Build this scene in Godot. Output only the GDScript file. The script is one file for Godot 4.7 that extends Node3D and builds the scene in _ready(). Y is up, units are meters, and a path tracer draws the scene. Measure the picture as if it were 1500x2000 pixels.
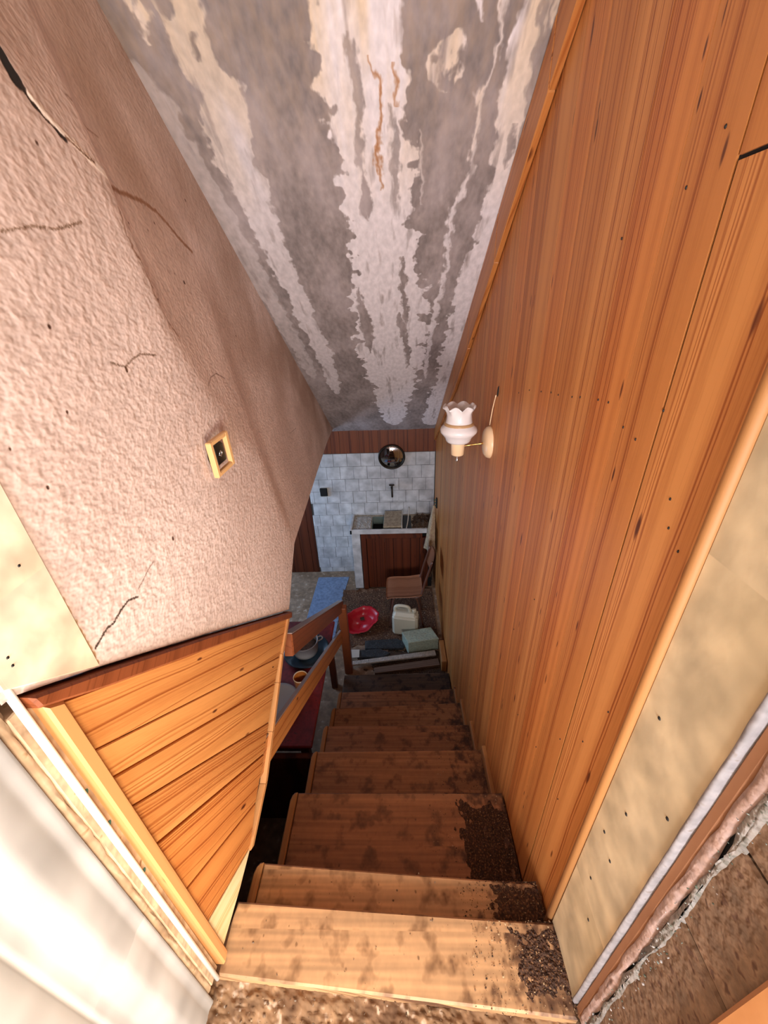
extends Node3D
# An old staircase going down between a pine-boarded wall and a pink plaster wall to a derelict kitchen.
# Coordinates below are given in units of 0.42 m round the eye; W() turns them into metres above the kitchen floor.

const S := 0.42
const FL := -7.24
var M := {}
var rng := RandomNumberGenerator.new()
var used := {}


func _ready():
	rng.seed = 11
	make_camera_and_light()
	make_materials()
	build_right_wall()
	build_left_wall()
	build_ceiling()
	build_wainscot()
	build_landing()
	build_kitchen_shell()
	build_stairs()
	build_railing()
	build_debris()
	build_wall_lamp()
	build_switch_box()
	build_sink_unit()
	build_back_wall_fittings()
	build_chair_and_towel()
	build_floor_things()
	build_table_and_dishes()


# ------------------------------------------------------------------ camera, sky, lights
func make_camera_and_light():
	var cam := Camera3D.new()
	cam.name = "camera"
	cam.fov = 104.81
	cam.near = 0.02
	cam.transform = Transform3D(Basis(Vector3(0.99912, -0.03576, -0.02179), Vector3(0.02118, 0.8805, -0.47357), Vector3(0.03612, 0.47269, 0.88049)).orthonormalized(), W(0, 0, 0))
	add_child(cam)
	cam.current = true
	var e := Environment.new()
	e.tonemap_mode = Environment.TONE_MAPPER_LINEAR
	e.tonemap_exposure = 1.0
	e.background_mode = Environment.BG_SKY
	var sk := Sky.new()
	var pm := ProceduralSkyMaterial.new()
	pm.sky_top_color = Color(0.55, 0.68, 0.9)
	pm.sky_horizon_color = Color(0.85, 0.88, 0.92)
	pm.ground_horizon_color = Color(0.6, 0.58, 0.52)
	pm.ground_bottom_color = Color(0.4, 0.38, 0.33)
	sk.sky_material = pm
	e.sky = sk
	e.sdfgi_enabled = true
	e.ssao_enabled = true
	e.ssil_enabled = true
	var we := WorldEnvironment.new()
	we.name = "world_environment"
	we.environment = e
	add_child(we)
	# daylight through the low landing window beside the eye
	window_light("landing_window_light", W(1.12, -2.3, 1.55), Vector3(-1, 0.1, -0.75), Vector2(1.5, 1.6), Color(1.0, 0.95, 0.87), 5.2)
	# added unseen window behind the landing, fills the upper stairwell with light
	window_light("rear_fill_light", W(-0.1, -1.2, 3.7), Vector3(0, 0.0, -1), Vector2(1.7, 1.7), Color(0.97, 0.97, 1.0), 7.5)
	# daylight through the kitchen window, out of sight to the left
	window_light("kitchen_window_light", W(-4.85, -4.6, -8.0), Vector3(1, -0.25, -0.1), Vector2(2.6, 2.2), Color(0.72, 0.85, 1.0), 2.2)


func window_light(called: String, at: Vector3, towards: Vector3, size: Vector2, color: Color, energy: float):
	var l := AreaLight3D.new()
	l.name = called
	l.area_size = size * S
	l.light_color = color
	l.light_energy = energy
	l.area_range = 20.0
	l.shadow_enabled = true
	add_child(l)
	l.look_at_from_position(at, at + towards, Vector3.UP)


# ------------------------------------------------------------------ helpers: naming
func W(x: float, y: float, z: float) -> Vector3:
	return Vector3(x * S, (y - FL) * S, z * S)


func V(p) -> Vector3:
	return W(p[0], p[1], p[2])


func numbered(called: String) -> String:
	if not used.has(called):
		used[called] = 0
		return called
	used[called] += 1
	return "%s_%03d" % [called, used[called]]


func tag(o: Node3D, label: String, category: String, group := "", kind := "") -> Node3D:
	o.set_meta("label", label)
	o.set_meta("category", category)
	if group:
		o.set_meta("group", group)
	if kind:
		o.set_meta("kind", kind)
	return o


func thing(called: String, at: Vector3, label: String, category: String, group := "", kind := "") -> Node3D:
	var o := Node3D.new()
	o.name = numbered(called)
	o.position = at
	add_child(o)
	return tag(o, label, category, group, kind)


# a mesh given in world coordinates, hung under a parent whose turn is nil
func part(called: String, mesh: Mesh, m: Material, parent: Node3D = null, stuff := false) -> MeshInstance3D:
	var o := MeshInstance3D.new()
	o.mesh = mesh
	o.material_override = m
	if parent == null:
		o.name = numbered(called)
		add_child(o)
	else:
		o.name = called
		var base := Vector3.ZERO
		var p: Node = parent
		while p != self:
			base += p.position
			p = p.get_parent()
		o.position = -base
		parent.add_child(o, true)
	if stuff:
		o.set_meta("kind", "stuff")
	return o


# ------------------------------------------------------------------ helpers: shapes
func tri(st: SurfaceTool, a: Vector3, b: Vector3, c: Vector3, n: Vector3, ua: Vector2, ub: Vector2, uc: Vector2):
	var g := (b - a).cross(c - a)
	if g.length_squared() < 1e-16:
		return
	var flip := g.dot(n) > 0.0
	st.set_normal(n)
	st.set_uv(ua)
	st.add_vertex(a)
	st.set_normal(n)
	st.set_uv(uc if flip else ub)
	st.add_vertex(c if flip else b)
	st.set_normal(n)
	st.set_uv(ub if flip else uc)
	st.add_vertex(b if flip else c)


func quad(st: SurfaceTool, q: Array, out: Vector3, uvu: Vector3, uvv: Vector3, off: Vector2):
	var n: Vector3 = (q[1] - q[0]).cross(q[2] - q[0])
	if n.length_squared() < 1e-18:
		n = (q[2] - q[0]).cross(q[3] - q[0])
	n = n.normalized()
	if n.dot(out) < 0:
		n = -n
	var u := []
	for p in q:
		u.append(Vector2(p.dot(uvu), p.dot(uvv)) + off)
	tri(st, q[0], q[1], q[2], n, u[0], u[1], u[2])
	tri(st, q[0], q[2], q[3], n, u[0], u[2], u[3])


# a board: convex front polygon, pushed back by depth, its front edge chamfered by bev
func prism(poly: Array, depth: Vector3, bev := 0.002, uvu := Vector3(1, 0, 0), uvv := Vector3(0, 1, 0), off := Vector2.ZERO, st: SurfaceTool = null) -> ArrayMesh:
	var own := st == null
	if own:
		st = SurfaceTool.new()
		st.begin(Mesh.PRIMITIVE_TRIANGLES)
	var n := -depth.normalized()
	var cnt := poly.size()
	var mid := Vector3.ZERO
	for p in poly:
		mid += p
	mid /= cnt
	var inner := []
	for i in cnt:
		var p: Vector3 = poly[i]
		var d1: Vector3 = (p - poly[(i + cnt - 1) % cnt]).normalized()
		var d2: Vector3 = (poly[(i + 1) % cnt] - p).normalized()
		var n1 := n.cross(d1)
		var n2 := n.cross(d2)
		if n1.dot(mid - p) < 0:
			n1 = -n1
		if n2.dot(mid - p) < 0:
			n2 = -n2
		var b := (n1 + n2)
		b = b.normalized() if b.length() > 0.01 else n1
		var k: float = bev / maxf(0.35, b.dot(n1))
		inner.append(p + b * k)
	var uvm := func(p: Vector3) -> Vector2: return Vector2(p.dot(uvu), p.dot(uvv)) + off
	var c := Vector3.ZERO
	for p in inner:
		c += p
	c /= cnt
	for i in cnt:
		var j := (i + 1) % cnt
		tri(st, c, inner[i], inner[j], n, uvm.call(c), uvm.call(inner[i]), uvm.call(inner[j]))
		var out: Vector3 = (poly[i] + poly[j]) * 0.5 - mid
		var bd := n * -bev
		if bev > 0:
			quad(st, [inner[i], inner[j], poly[j] + bd, poly[i] + bd], out + n * out.length(), uvu, uvv, off)
		quad(st, [poly[i] + bd, poly[j] + bd, poly[j] + depth, poly[i] + depth], out, uvu + n * 3.0, uvv, off)
		tri(st, mid + depth, poly[i] + depth, poly[j] + depth, -n, uvm.call(mid), uvm.call(poly[i]), uvm.call(poly[j]))
	return st.commit() if own else null


# a box with chamfered edges, in metres, turned by basis round its centre
func cbox(c: Vector3, size: Vector3, bev := 0.003, basis := Basis(), uvs := 1.0, st: SurfaceTool = null, taper := 1.0) -> ArrayMesh:
	var own := st == null
	if own:
		st = SurfaceTool.new()
		st.begin(Mesh.PRIMITIVE_TRIANGLES)
	var h := size * 0.5
	bev = minf(bev, minf(h.x, minf(h.y, h.z)) * 0.9)
	var pt := func(sx: float, sy: float, sz: float, ax: int) -> Vector3:
		var p := Vector3(sx * h.x, sy * h.y, sz * h.z)
		for a in 3:
			if a != ax:
				p[a] -= signf(p[a]) * bev
		if p.y > 0:
			p.x *= taper
			p.z *= taper
		return c + basis * p
	var bu := basis.x * uvs
	var bv := basis.y * uvs
	var bw := basis.z * uvs
	for sg in [-1.0, 1.0]:
		quad(st, [pt.call(sg, -1.0, -1.0, 0), pt.call(sg, 1.0, -1.0, 0), pt.call(sg, 1.0, 1.0, 0), pt.call(sg, -1.0, 1.0, 0)], basis.x * sg, bw, bv, Vector2.ZERO)
		quad(st, [pt.call(-1.0, sg, -1.0, 1), pt.call(1.0, sg, -1.0, 1), pt.call(1.0, sg, 1.0, 1), pt.call(-1.0, sg, 1.0, 1)], basis.y * sg, bu, bw, Vector2.ZERO)
		quad(st, [pt.call(-1.0, -1.0, sg, 2), pt.call(1.0, -1.0, sg, 2), pt.call(1.0, 1.0, sg, 2), pt.call(-1.0, 1.0, sg, 2)], basis.z * sg, bu, bv, Vector2.ZERO)
		for sh in [-1.0, 1.0]:
			quad(st, [pt.call(sg, sh, -1.0, 0), pt.call(sg, sh, 1.0, 0), pt.call(sg, sh, 1.0, 1), pt.call(sg, sh, -1.0, 1)], basis.x * sg + basis.y * sh, bw, bv, Vector2.ZERO)
			quad(st, [pt.call(sg, -1.0, sh, 0), pt.call(sg, 1.0, sh, 0), pt.call(sg, 1.0, sh, 2), pt.call(sg, -1.0, sh, 2)], basis.x * sg + basis.z * sh, bw, bv, Vector2.ZERO)
			quad(st, [pt.call(-1.0, sg, sh, 1), pt.call(1.0, sg, sh, 1), pt.call(1.0, sg, sh, 2), pt.call(-1.0, sg, sh, 2)], basis.y * sg + basis.z * sh, bu, bv, Vector2.ZERO)
			for si in [-1.0, 1.0]:
				var o: Vector3 = basis * Vector3(sg, sh, si)
				tri(st, pt.call(sg, sh, si, 0), pt.call(sg, sh, si, 1), pt.call(sg, sh, si, 2), o.normalized(), Vector2.ZERO, Vector2.ZERO, Vector2.ZERO)
	return st.commit() if own else null


# a box between two corners given in units
func ubox(a: Array, b: Array, bev := 0.004, uvs := 1.0) -> ArrayMesh:
	var p := V(a)
	var q := V(b)
	return cbox((p + q) * 0.5, (q - p).abs(), bev, Basis(), uvs)


# a smooth sheet through rows of points
func sheet(rows: Array, uvs: Array = [], closed := false, st: SurfaceTool = null, flip := false) -> ArrayMesh:
	var own := st == null
	if own:
		st = SurfaceTool.new()
		st.begin(Mesh.PRIMITIVE_TRIANGLES)
	st.set_smooth_group(0)
	var nr := rows.size()
	for i in nr - 1:
		var nc: int = rows[i].size()
		for j in (nc if closed else nc - 1):
			var k := (j + 1) % nc
			var ids := [[i, j], [i, k], [i + 1, k], [i, j], [i + 1, k], [i + 1, j]]
			if flip:
				ids = [[i, j], [i + 1, k], [i, k], [i, j], [i + 1, j], [i + 1, k]]
			for d in ids:
				if uvs.size():
					st.set_uv(uvs[d[0]][d[1]])
				else:
					st.set_uv(Vector2(float(d[1]) / nc, float(d[0]) / nr))
				st.add_vertex(rows[d[0]][d[1]])
	if own:
		st.generate_normals()
		return st.commit()
	return null


func commit_smooth(st: SurfaceTool) -> ArrayMesh:
	st.generate_normals()
	return st.commit()


func smooth_tool() -> SurfaceTool:
	var st := SurfaceTool.new()
	st.begin(Mesh.PRIMITIVE_TRIANGLES)
	st.set_smooth_group(0)
	return st


# turned profile of (radius, height), in metres, round an axis through c
func lathe(c: Vector3, prof: Array, segs := 32, basis := Basis(), st: SurfaceTool = null, wave := 0.0, waves := 8, wave_from := 0.0) -> ArrayMesh:
	var rows := []
	for i in prof.size():
		var row := []
		for j in segs:
			var a := TAU * j / segs
			var y: float = prof[i][1]
			var r: float = prof[i][0]
			if wave > 0 and y > wave_from:
				var f: float = clampf((y - wave_from) / wave, 0, 1)
				y += f * wave * 0.4 * absf(sin(a * waves * 0.5)) - f * wave * 0.2
				r *= 1.0 + 0.06 * f * cos(a * waves)
			row.append(c + basis * Vector3(cos(a) * r, y, sin(a) * r))
		rows.append(row)
	return sheet(rows, [], true, st, false)


func tube(pts: Array, r, segs := 10, st: SurfaceTool = null) -> ArrayMesh:
	var own := st == null
	if own:
		st = smooth_tool()
	var rows := []
	var up := Vector3(0.13, 0.97, 0.21).normalized()
	var n := pts.size()
	for i in n:
		var t: Vector3 = (pts[mini(i + 1, n - 1)] - pts[maxi(i - 1, 0)]).normalized()
		if absf(t.dot(up)) > 0.95:
			up = Vector3(0.9, 0.1, 0.4).normalized()
		var a := t.cross(up).normalized()
		up = a.cross(t).normalized()
		var rad: float = r[i] if r is Array else r
		var row := []
		for j in segs:
			var g := TAU * j / segs
			row.append(pts[i] + (a * cos(g) + up * sin(g)) * rad)
		rows.append(row)
		if i == 0:
			var cap := []
			for j in segs:
				cap.append(pts[0])
			rows.push_front(cap)
	var cap2 := []
	for j in segs:
		cap2.append(pts[n - 1])
	rows.append(cap2)
	sheet(rows, [], true, st)
	return commit_smooth(st) if own else null


func curve(pts: Array, steps := 6) -> Array:
	var out := []
	for i in pts.size() - 1:
		var p0: Vector3 = pts[maxi(i - 1, 0)]
		var p1: Vector3 = pts[i]
		var p2: Vector3 = pts[i + 1]
		var p3: Vector3 = pts[mini(i + 2, pts.size() - 1)]
		for s in steps:
			out.append(p1.cubic_interpolate(p2, p0, p3, float(s) / steps))
	out.append(pts[-1])
	return out


func pl(table: Array, x: float) -> float:   # piecewise linear, first column falling or rising
	for i in table.size() - 1:
		var a: float = table[i][0]
		var b: float = table[i + 1][0]
		if (x - a) * (x - b) <= 0:
			return lerpf(table[i][1], table[i + 1][1], (x - a) / (b - a) if b != a else 0.0)
	var lo: Array = table[0]
	var hi: Array = table[-1]
	return lo[1] if absf(x - lo[0]) < absf(x - hi[0]) else hi[1]


# ------------------------------------------------------------------ textures and materials
func noise(s: int, f: float, oct := 3, kind := FastNoiseLite.TYPE_SIMPLEX_SMOOTH) -> FastNoiseLite:
	var n := FastNoiseLite.new()
	n.seed = s
	n.frequency = f
	n.noise_type = kind
	n.fractal_octaves = oct
	if oct == 1:
		n.fractal_type = FastNoiseLite.FRACTAL_NONE
	return n


func image_of(w: int, h: int, data: PackedByteArray) -> ImageTexture:
	return ImageTexture.create_from_image(Image.create_from_data(w, h, false, Image.FORMAT_RGB8, data))


# pine boards: grain runs along v; repeats in v
func pine(s: int, light: Color, dark: Color, lines: float, strength: float, knots: int, w := 256, h := 1024) -> ImageTexture:
	var r := RandomNumberGenerator.new()
	r.seed = s
	var nw := noise(s, 0.9, 2)
	var nf := noise(s + 7, 1.0, 2)
	var nt := noise(s + 3, 1.0, 1)
	var kn := []
	for i in knots:
		kn.append([r.randf(), r.randf(), r.randf_range(0.015, 0.035), r.randf_range(0.6, 1.0)])
	# band profile across the ring coordinate: groups of crisp parallel dark lines between plain bands
	var prof := PackedFloat32Array()
	prof.resize(1024)
	for i in 1024:
		var x := i / 1024.0
		var fr := fposmod(x * lines + 0.35 * nt.get_noise_1d(x * 11.0), 1.0)
		var group := clampf(nt.get_noise_1d(x * 4.5 + 40.0) * 3.0 + 0.15, 0.08, 1.0)
		var line := smoothstep(0.3, 0.75, fr) * (1.0 - smoothstep(0.86, 1.0, fr))
		prof[i] = clampf(line * strength * group + 0.3 * nt.get_noise_1d(x * 3.0 + 90.0), -0.2, 1.0)
	var data := PackedByteArray()
	data.resize(w * h * 3)
	var k := 0
	var kc := Color(0.26, 0.1, 0.04)
	for y in h:
		var v := float(y) / h
		var ca := cos(v * TAU)
		var sa := sin(v * TAU)
		for x in w:
			var u := float(x) / w
			var bend := 0.04 * nw.get_noise_3d(u * 1.2, ca * 0.6, sa * 0.6)
			var kd := 9.0
			var kk := 1.0
			for q in kn:
				var dx: float = u - q[0]
				var dy: float = absf(v - q[1])
				dy = minf(dy, 1.0 - dy) * 3.0
				var d: float = sqrt(dx * dx + dy * dy) / q[2]
				if d < 5.0:
					bend += signf(dx) * q[2] * 0.8 * exp(-d * 0.7) * minf(1.0, absf(dx) / q[2])
					if d < kd:
						kd = d
						kk = q[3]
			var p := prof[int(fposmod(u + bend, 1.0) * 1023.0)]
			var fib := nf.get_noise_3d(u * 60.0, ca * 3.0, sa * 3.0) * 0.16
			var c := light.lerp(dark, clampf(p + fib + 0.08, 0, 1))
			if kd < 1.5:
				c = c.lerp(kc, kk * clampf(1.5 - kd, 0, 0.85))
			data[k] = int(clampf(c.r, 0, 1) * 255)
			data[k + 1] = int(clampf(c.g, 0, 1) * 255)
			data[k + 2] = int(clampf(c.b, 0, 1) * 255)
			k += 3
	return image_of(w, h, data)


# blotched surface: two colours mixed by noise, speckles of a third
func blotch(s: int, a: Color, b: Color, c: Color, f1: float, f2: float, speck: float, w := 512, h := 512, sx := 1.0) -> ImageTexture:
	var n1 := noise(s, f1, 4)
	var n2 := noise(s + 1, f2, 3)
	var data := PackedByteArray()
	data.resize(w * h * 3)
	var k := 0
	for y in h:
		for x in w:
			var t := clampf(0.5 + 0.9 * n1.get_noise_2d(x * sx, y), 0, 1)
			var g := n2.get_noise_2d(x * sx, y)
			var col := a.lerp(b, t)
			col = col.lerp(c, clampf((g - speck) * 5.0, 0, 1))
			col = col * (1.0 + 0.18 * g)
			data[k] = int(clampf(col.r, 0, 1) * 255)
			data[k + 1] = int(clampf(col.g, 0, 1) * 255)
			data[k + 2] = int(clampf(col.b, 0, 1) * 255)
			k += 3
	return image_of(w, h, data)


func mat(color: Color, rough := 0.7, tex: Texture2D = null, height: Texture2D = null, hs := 0.0) -> StandardMaterial3D:
	var m := StandardMaterial3D.new()
	m.albedo_color = color
	m.roughness = rough
	m.albedo_texture = tex
	if height:
		m.heightmap_enabled = true
		m.heightmap_texture = height
		m.heightmap_scale = hs
	return m


func tri_mat(color: Color, rough: float, tex: Texture2D, scale: float, height: Texture2D = null, hs := 0.0) -> StandardMaterial3D:
	var m := mat(color, rough, tex, height, hs)
	m.uv1_triplanar = true
	m.uv1_world_triplanar = true
	m.uv1_scale = Vector3.ONE * scale
	return m


func noise_tex(s: int, f: float, oct := 4, size := 512) -> NoiseTexture2D:
	var t := NoiseTexture2D.new()
	t.width = size
	t.height = size
	t.seamless = true
	t.noise = noise(s, f, oct)
	return t


func make_materials():
	var lt := Color(0.82, 0.56, 0.31)
	var dk := Color(0.58, 0.31, 0.13)
	var rough_h := noise_tex(5, 0.06, 4)
	M.bump = rough_h
	for i in 6:
		var tex := pine(100 + i, lt, dk, [15.0, 11.0, 19.0, 13.0, 9.0, 17.0][i], [0.7, 0.5, 0.75, 0.65, 0.45, 0.6][i], [4, 6, 3, 5, 4, 6][i])
		for j in 3:
			var tone: Color = [Color(1, 1, 1), Color(0.94, 0.9, 0.86), Color(1.0, 0.95, 0.9)][j]
			M["pine%d" % (i * 3 + j)] = mat(tone, 0.45, tex)
	var tread_a := pine(140, Color(0.8, 0.62, 0.4), Color(0.66, 0.46, 0.26), 6.0, 0.5, 2, 256, 512)
	M.tread = mat(Color(1, 1, 1), 0.6, tread_tex(3, Color(0.7, 0.54, 0.38), 0.36))
	M.tread2 = mat(Color(0.82, 0.78, 0.75), 0.6, tread_tex(8, Color(0.7, 0.5, 0.34), 0.4))  # tread wood darkened in colour to deepen the stairwell shade
	M.tread3 = mat(Color(0.86, 0.82, 0.78), 0.6, tread_tex(21, Color(0.7, 0.51, 0.35), 0.36))  # second darkened copy for the shaded lower treads
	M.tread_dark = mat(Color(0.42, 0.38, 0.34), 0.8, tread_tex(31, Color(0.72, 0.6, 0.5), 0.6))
	M.strip = mat(Color(0.82, 0.74, 0.66), 0.6, tread_a)
	M.bare = mat(Color(0.85, 0.8, 0.76), 0.8, pine(141, Color(0.74, 0.56, 0.4), Color(0.58, 0.4, 0.26), 5.0, 0.5, 0, 128, 256))
	M.old_wood = mat(Color(0.62, 0.56, 0.52), 0.85, pine(150, Color(0.8, 0.74, 0.68), Color(0.45, 0.38, 0.33), 9.0, 0.8, 1, 256, 512))
	M.dark_pine = mat(Color(0.62, 0.5, 0.42), 0.5, pine(161, Color(0.78, 0.5, 0.3), Color(0.52, 0.27, 0.13), 8.0, 0.6, 1, 256, 512))
	M.red_wood = mat(Color(0.62, 0.5, 0.42), 0.5, pine(160, Color(0.62, 0.36, 0.2), Color(0.36, 0.17, 0.08), 8.0, 0.7, 1, 256, 512))
	M.light_trim = mat(Color(1, 1, 1), 0.45, pine(170, Color(0.78, 0.55, 0.34), Color(0.7, 0.46, 0.26), 4.0, 0.4, 1, 128, 512))
	M.pale_pine = mat(Color(1, 1, 1), 0.6, pine(171, Color(0.93, 0.83, 0.64), Color(0.82, 0.65, 0.4), 8.0, 0.5, 1, 128, 512))
	M.brown_rail = mat(Color(0.86, 0.76, 0.68), 0.4, pine(172, Color(0.6, 0.37, 0.24), Color(0.42, 0.23, 0.13), 6.0, 0.5, 0, 128, 512))
	M.beige = tri_mat(Color(1, 1, 1), 0.5, blotch(41, Color(0.78, 0.71, 0.58), Color(0.76, 0.68, 0.53), Color(0.68, 0.58, 0.42), 0.003, 0.014, 0.75), 1.1, rough_h, 0.03)
	M.cream = tri_mat(Color(1, 1, 1), 0.45, blotch(42, Color(0.88, 0.81, 0.72), Color(0.86, 0.77, 0.66), Color(0.8, 0.7, 0.56), 0.004, 0.02, 0.6), 1.1, rough_h, 0.03)
	M.white_paint = tri_mat(Color(1, 1, 1), 0.35, blotch(43, Color(0.64, 0.625, 0.61), Color(0.625, 0.605, 0.585), Color(0.58, 0.54, 0.49), 0.003, 0.008, 0.8), 1.0)
	M.milk_paint = mat(Color(0.9, 0.88, 0.85), 0.25)
	M.grubby = tri_mat(Color(1, 1, 1), 0.7, blotch(44, Color(0.72, 0.62, 0.5), Color(0.62, 0.5, 0.38), Color(0.45, 0.33, 0.2), 0.01, 0.03, 0.5), 1.5, rough_h, 0.12)
	M.rough_brown = tri_mat(Color(1, 1, 1), 0.9, blotch(45, Color(0.5, 0.39, 0.29), Color(0.42, 0.32, 0.23), Color(0.3, 0.2, 0.13), 0.012, 0.04, 0.3), 1.6, rough_h, 0.5)
	M.plaster_white = tri_mat(Color(1, 1, 1), 0.9, blotch(46, Color(0.8, 0.77, 0.74), Color(0.66, 0.64, 0.62), Color(0.5, 0.54, 0.46), 0.02, 0.06, 0.3), 2.0, rough_h, 0.8)
	M.lime = tri_mat(Color(1, 1, 1), 0.95, blotch(147, Color(0.66, 0.63, 0.6), Color(0.48, 0.46, 0.42), Color(0.3, 0.31, 0.26), 0.03, 0.06, 0.25), 1.8, rough_h, 0.8)
	M.grey_white = tri_mat(Color(1, 1, 1), 0.8, blotch(146, Color(0.58, 0.56, 0.56), Color(0.5, 0.48, 0.48), Color(0.42, 0.38, 0.35), 0.01, 0.05, 0.45), 1.5, rough_h, 0.15)
	M.plaster_pink = tri_mat(Color(1, 1, 1), 0.9, blotch(47, Color(0.7, 0.6, 0.56), Color(0.6, 0.48, 0.41), Color(0.5, 0.4, 0.33), 0.02, 0.05, 0.4), 2.0, rough_h, 0.3)
	M.rubble = tri_mat(Color(1, 1, 1), 0.95, blotch(48, Color(0.6, 0.47, 0.34), Color(0.38, 0.27, 0.18), Color(0.68, 0.6, 0.52), 0.012, 0.05, 0.4), 0.9, rough_h, 0.2)
	M.dirt = tri_mat(Color(1, 1, 1), 0.95, blotch(49, Color(0.3, 0.19, 0.12), Color(0.2, 0.12, 0.075), Color(0.44, 0.3, 0.18), 0.03, 0.09, 0.2), 2.5, rough_h, 1.0)
	M.floor = tri_mat(Color(1, 1, 1), 0.85, blotch(50, Color(0.6, 0.5, 0.41), Color(0.5, 0.4, 0.31), Color(0.64, 0.57, 0.5), 0.008, 0.03, 0.42), 0.9, rough_h, 0.15)
	M.rug = tri_mat(Color(1, 1, 1), 0.98, blotch(51, Color(0.4, 0.28, 0.2), Color(0.3, 0.2, 0.14), Color(0.5, 0.4, 0.31), 0.015, 0.07, 0.25), 1.2, rough_h, 0.8)
	M.blue_lino = tri_mat(Color(1, 1, 1), 0.45, blotch(52, Color(0.5, 0.57, 0.68), Color(0.45, 0.52, 0.63), Color(0.3, 0.32, 0.36), 0.01, 0.04, 0.5), 1.0)
	M.tile = tri_mat(Color(1, 1, 1), 0.25, blotch(53, Color(0.78, 0.79, 0.8), Color(0.72, 0.72, 0.73), Color(0.6, 0.58, 0.54), 0.004, 0.012, 0.7), 1.0)
	M.grout = mat(Color(0.36, 0.35, 0.34), 0.95)
	M.dark = mat(Color(0.05, 0.04, 0.035), 0.9)
	M.black = mat(Color(0.03, 0.03, 0.03), 0.5)
	M.plain_plaster = tri_mat(Color(1, 1, 1), 0.9, blotch(54, Color(0.76, 0.71, 0.67), Color(0.68, 0.62, 0.58), Color(0.55, 0.48, 0.42), 0.01, 0.03, 0.45), 0.8, rough_h, 0.4)
	M.milk_glass = mat(Color(0.9, 0.88, 0.88), 0.12)
	M.milk_glass.clearcoat_enabled = true
	M.milk_glass.clearcoat = 0.6
	M.milk_glass.backlight_enabled = true
	M.milk_glass.backlight = Color(0.25, 0.24, 0.24)
	M.lamp_cream = mat(Color(0.93, 0.8, 0.64), 0.25)
	M.lamp_band = mat(Color(0.72, 0.58, 0.42), 0.3)
	M.brass = mat(Color(0.8, 0.62, 0.36), 0.25)
	M.brass.metallic = 0.9
	M.steel = mat(Color(0.75, 0.75, 0.76), 0.25)
	M.steel.metallic = 0.9
	M.worn = mat(Color(0.66, 0.6, 0.57), 0.4)  # pale tone standing for skylight reflected on the rail tops
	M.dark_metal = mat(Color(0.2, 0.17, 0.14), 0.4)
	M.dark_metal.metallic = 0.6
	M.yellow_plastic = mat(Color(0.86, 0.68, 0.46), 0.35)
	M.mirror = mat(Color(0.8, 0.82, 0.84), 0.03)
	M.mirror.metallic = 1.0
	M.jug = mat(Color(0.8, 0.79, 0.72), 0.35)
	M.foam = tri_mat(Color(1, 1, 1), 0.8, blotch(55, Color(0.66, 0.74, 0.68), Color(0.6, 0.64, 0.58), Color(0.5, 0.48, 0.4), 0.01, 0.04, 0.4), 1.5)
	M.foam_dim = M.foam
	M.red_plastic = mat(Color(0.72, 0.1, 0.17), 0.3)
	M.red_top = tri_mat(Color(1, 1, 1), 0.5, blotch(56, Color(0.52, 0.15, 0.17), Color(0.43, 0.12, 0.14), Color(0.3, 0.12, 0.12), 0.01, 0.04, 0.45), 1.0)
	M.blue_enamel = mat(Color(0.2, 0.27, 0.33), 0.2)
	M.grey_enamel = mat(Color(0.66, 0.64, 0.64), 0.25)
	M.pot_inside = tri_mat(Color(1, 1, 1), 0.8, blotch(57, Color(0.42, 0.36, 0.33), Color(0.56, 0.5, 0.46), Color(0.3, 0.24, 0.2), 0.03, 0.06, 0.3), 2.0)
	M.mug = mat(Color(0.72, 0.42, 0.16), 0.35)
	M.cloth = tri_mat(Color(1, 1, 1), 0.95, blotch(58, Color(0.72, 0.66, 0.54), Color(0.62, 0.53, 0.46), Color(0.42, 0.3, 0.26), 0.02, 0.05, 0.4), 1.5, rough_h, 0.3)
	M.seat_wood = mat(Color(0.8, 0.7, 0.66), 0.4, pine(180, Color(0.72, 0.55, 0.42), Color(0.58, 0.4, 0.28), 5.0, 0.5, 0, 128, 256))
	M.tube_paint = mat(Color(0.36, 0.24, 0.2), 0.3)
	M.slate = tri_mat(Color(1, 1, 1), 0.9, blotch(59, Color(0.22, 0.24, 0.26), Color(0.16, 0.17, 0.18), Color(0.34, 0.32, 0.29), 0.02, 0.06, 0.4), 1.5, rough_h, 0.5)
	M.paper = mat(Color(0.78, 0.76, 0.72), 0.9)
	M.worktop = tri_mat(Color(1, 1, 1), 0.5, blotch(60, Color(0.72, 0.66, 0.56), Color(0.58, 0.52, 0.43), Color(0.36, 0.29, 0.22), 0.02, 0.05, 0.3), 2.0, rough_h, 0.3)
	M.basin_green = mat(Color(0.4, 0.45, 0.42), 0.4)
	M.copper_green = mat(Color(0.2, 0.42, 0.38), 0.7)
	M.soil = tri_mat(Color(1, 1, 1), 0.98, blotch(61, Color(0.3, 0.22, 0.16), Color(0.22, 0.16, 0.11), Color(0.45, 0.37, 0.28), 0.03, 0.08, 0.3), 2.0, rough_h, 1.0)
	M.nail = mat(Color(0.08, 0.06, 0.05), 0.6)
	M.chip = mat(Color(1, 1, 1), 0.95)
	M.chip.vertex_color_use_as_albedo = true
	var cl := ceiling_tex()
	M.ceiling = mat(Color(1, 1, 1), 0.9, cl[0], cl[1], 0.25)
	var wl := left_wall_tex()
	M.pink = mat(Color(1, 1, 1), 0.92, wl[0], wl[1], 0.4)


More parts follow.
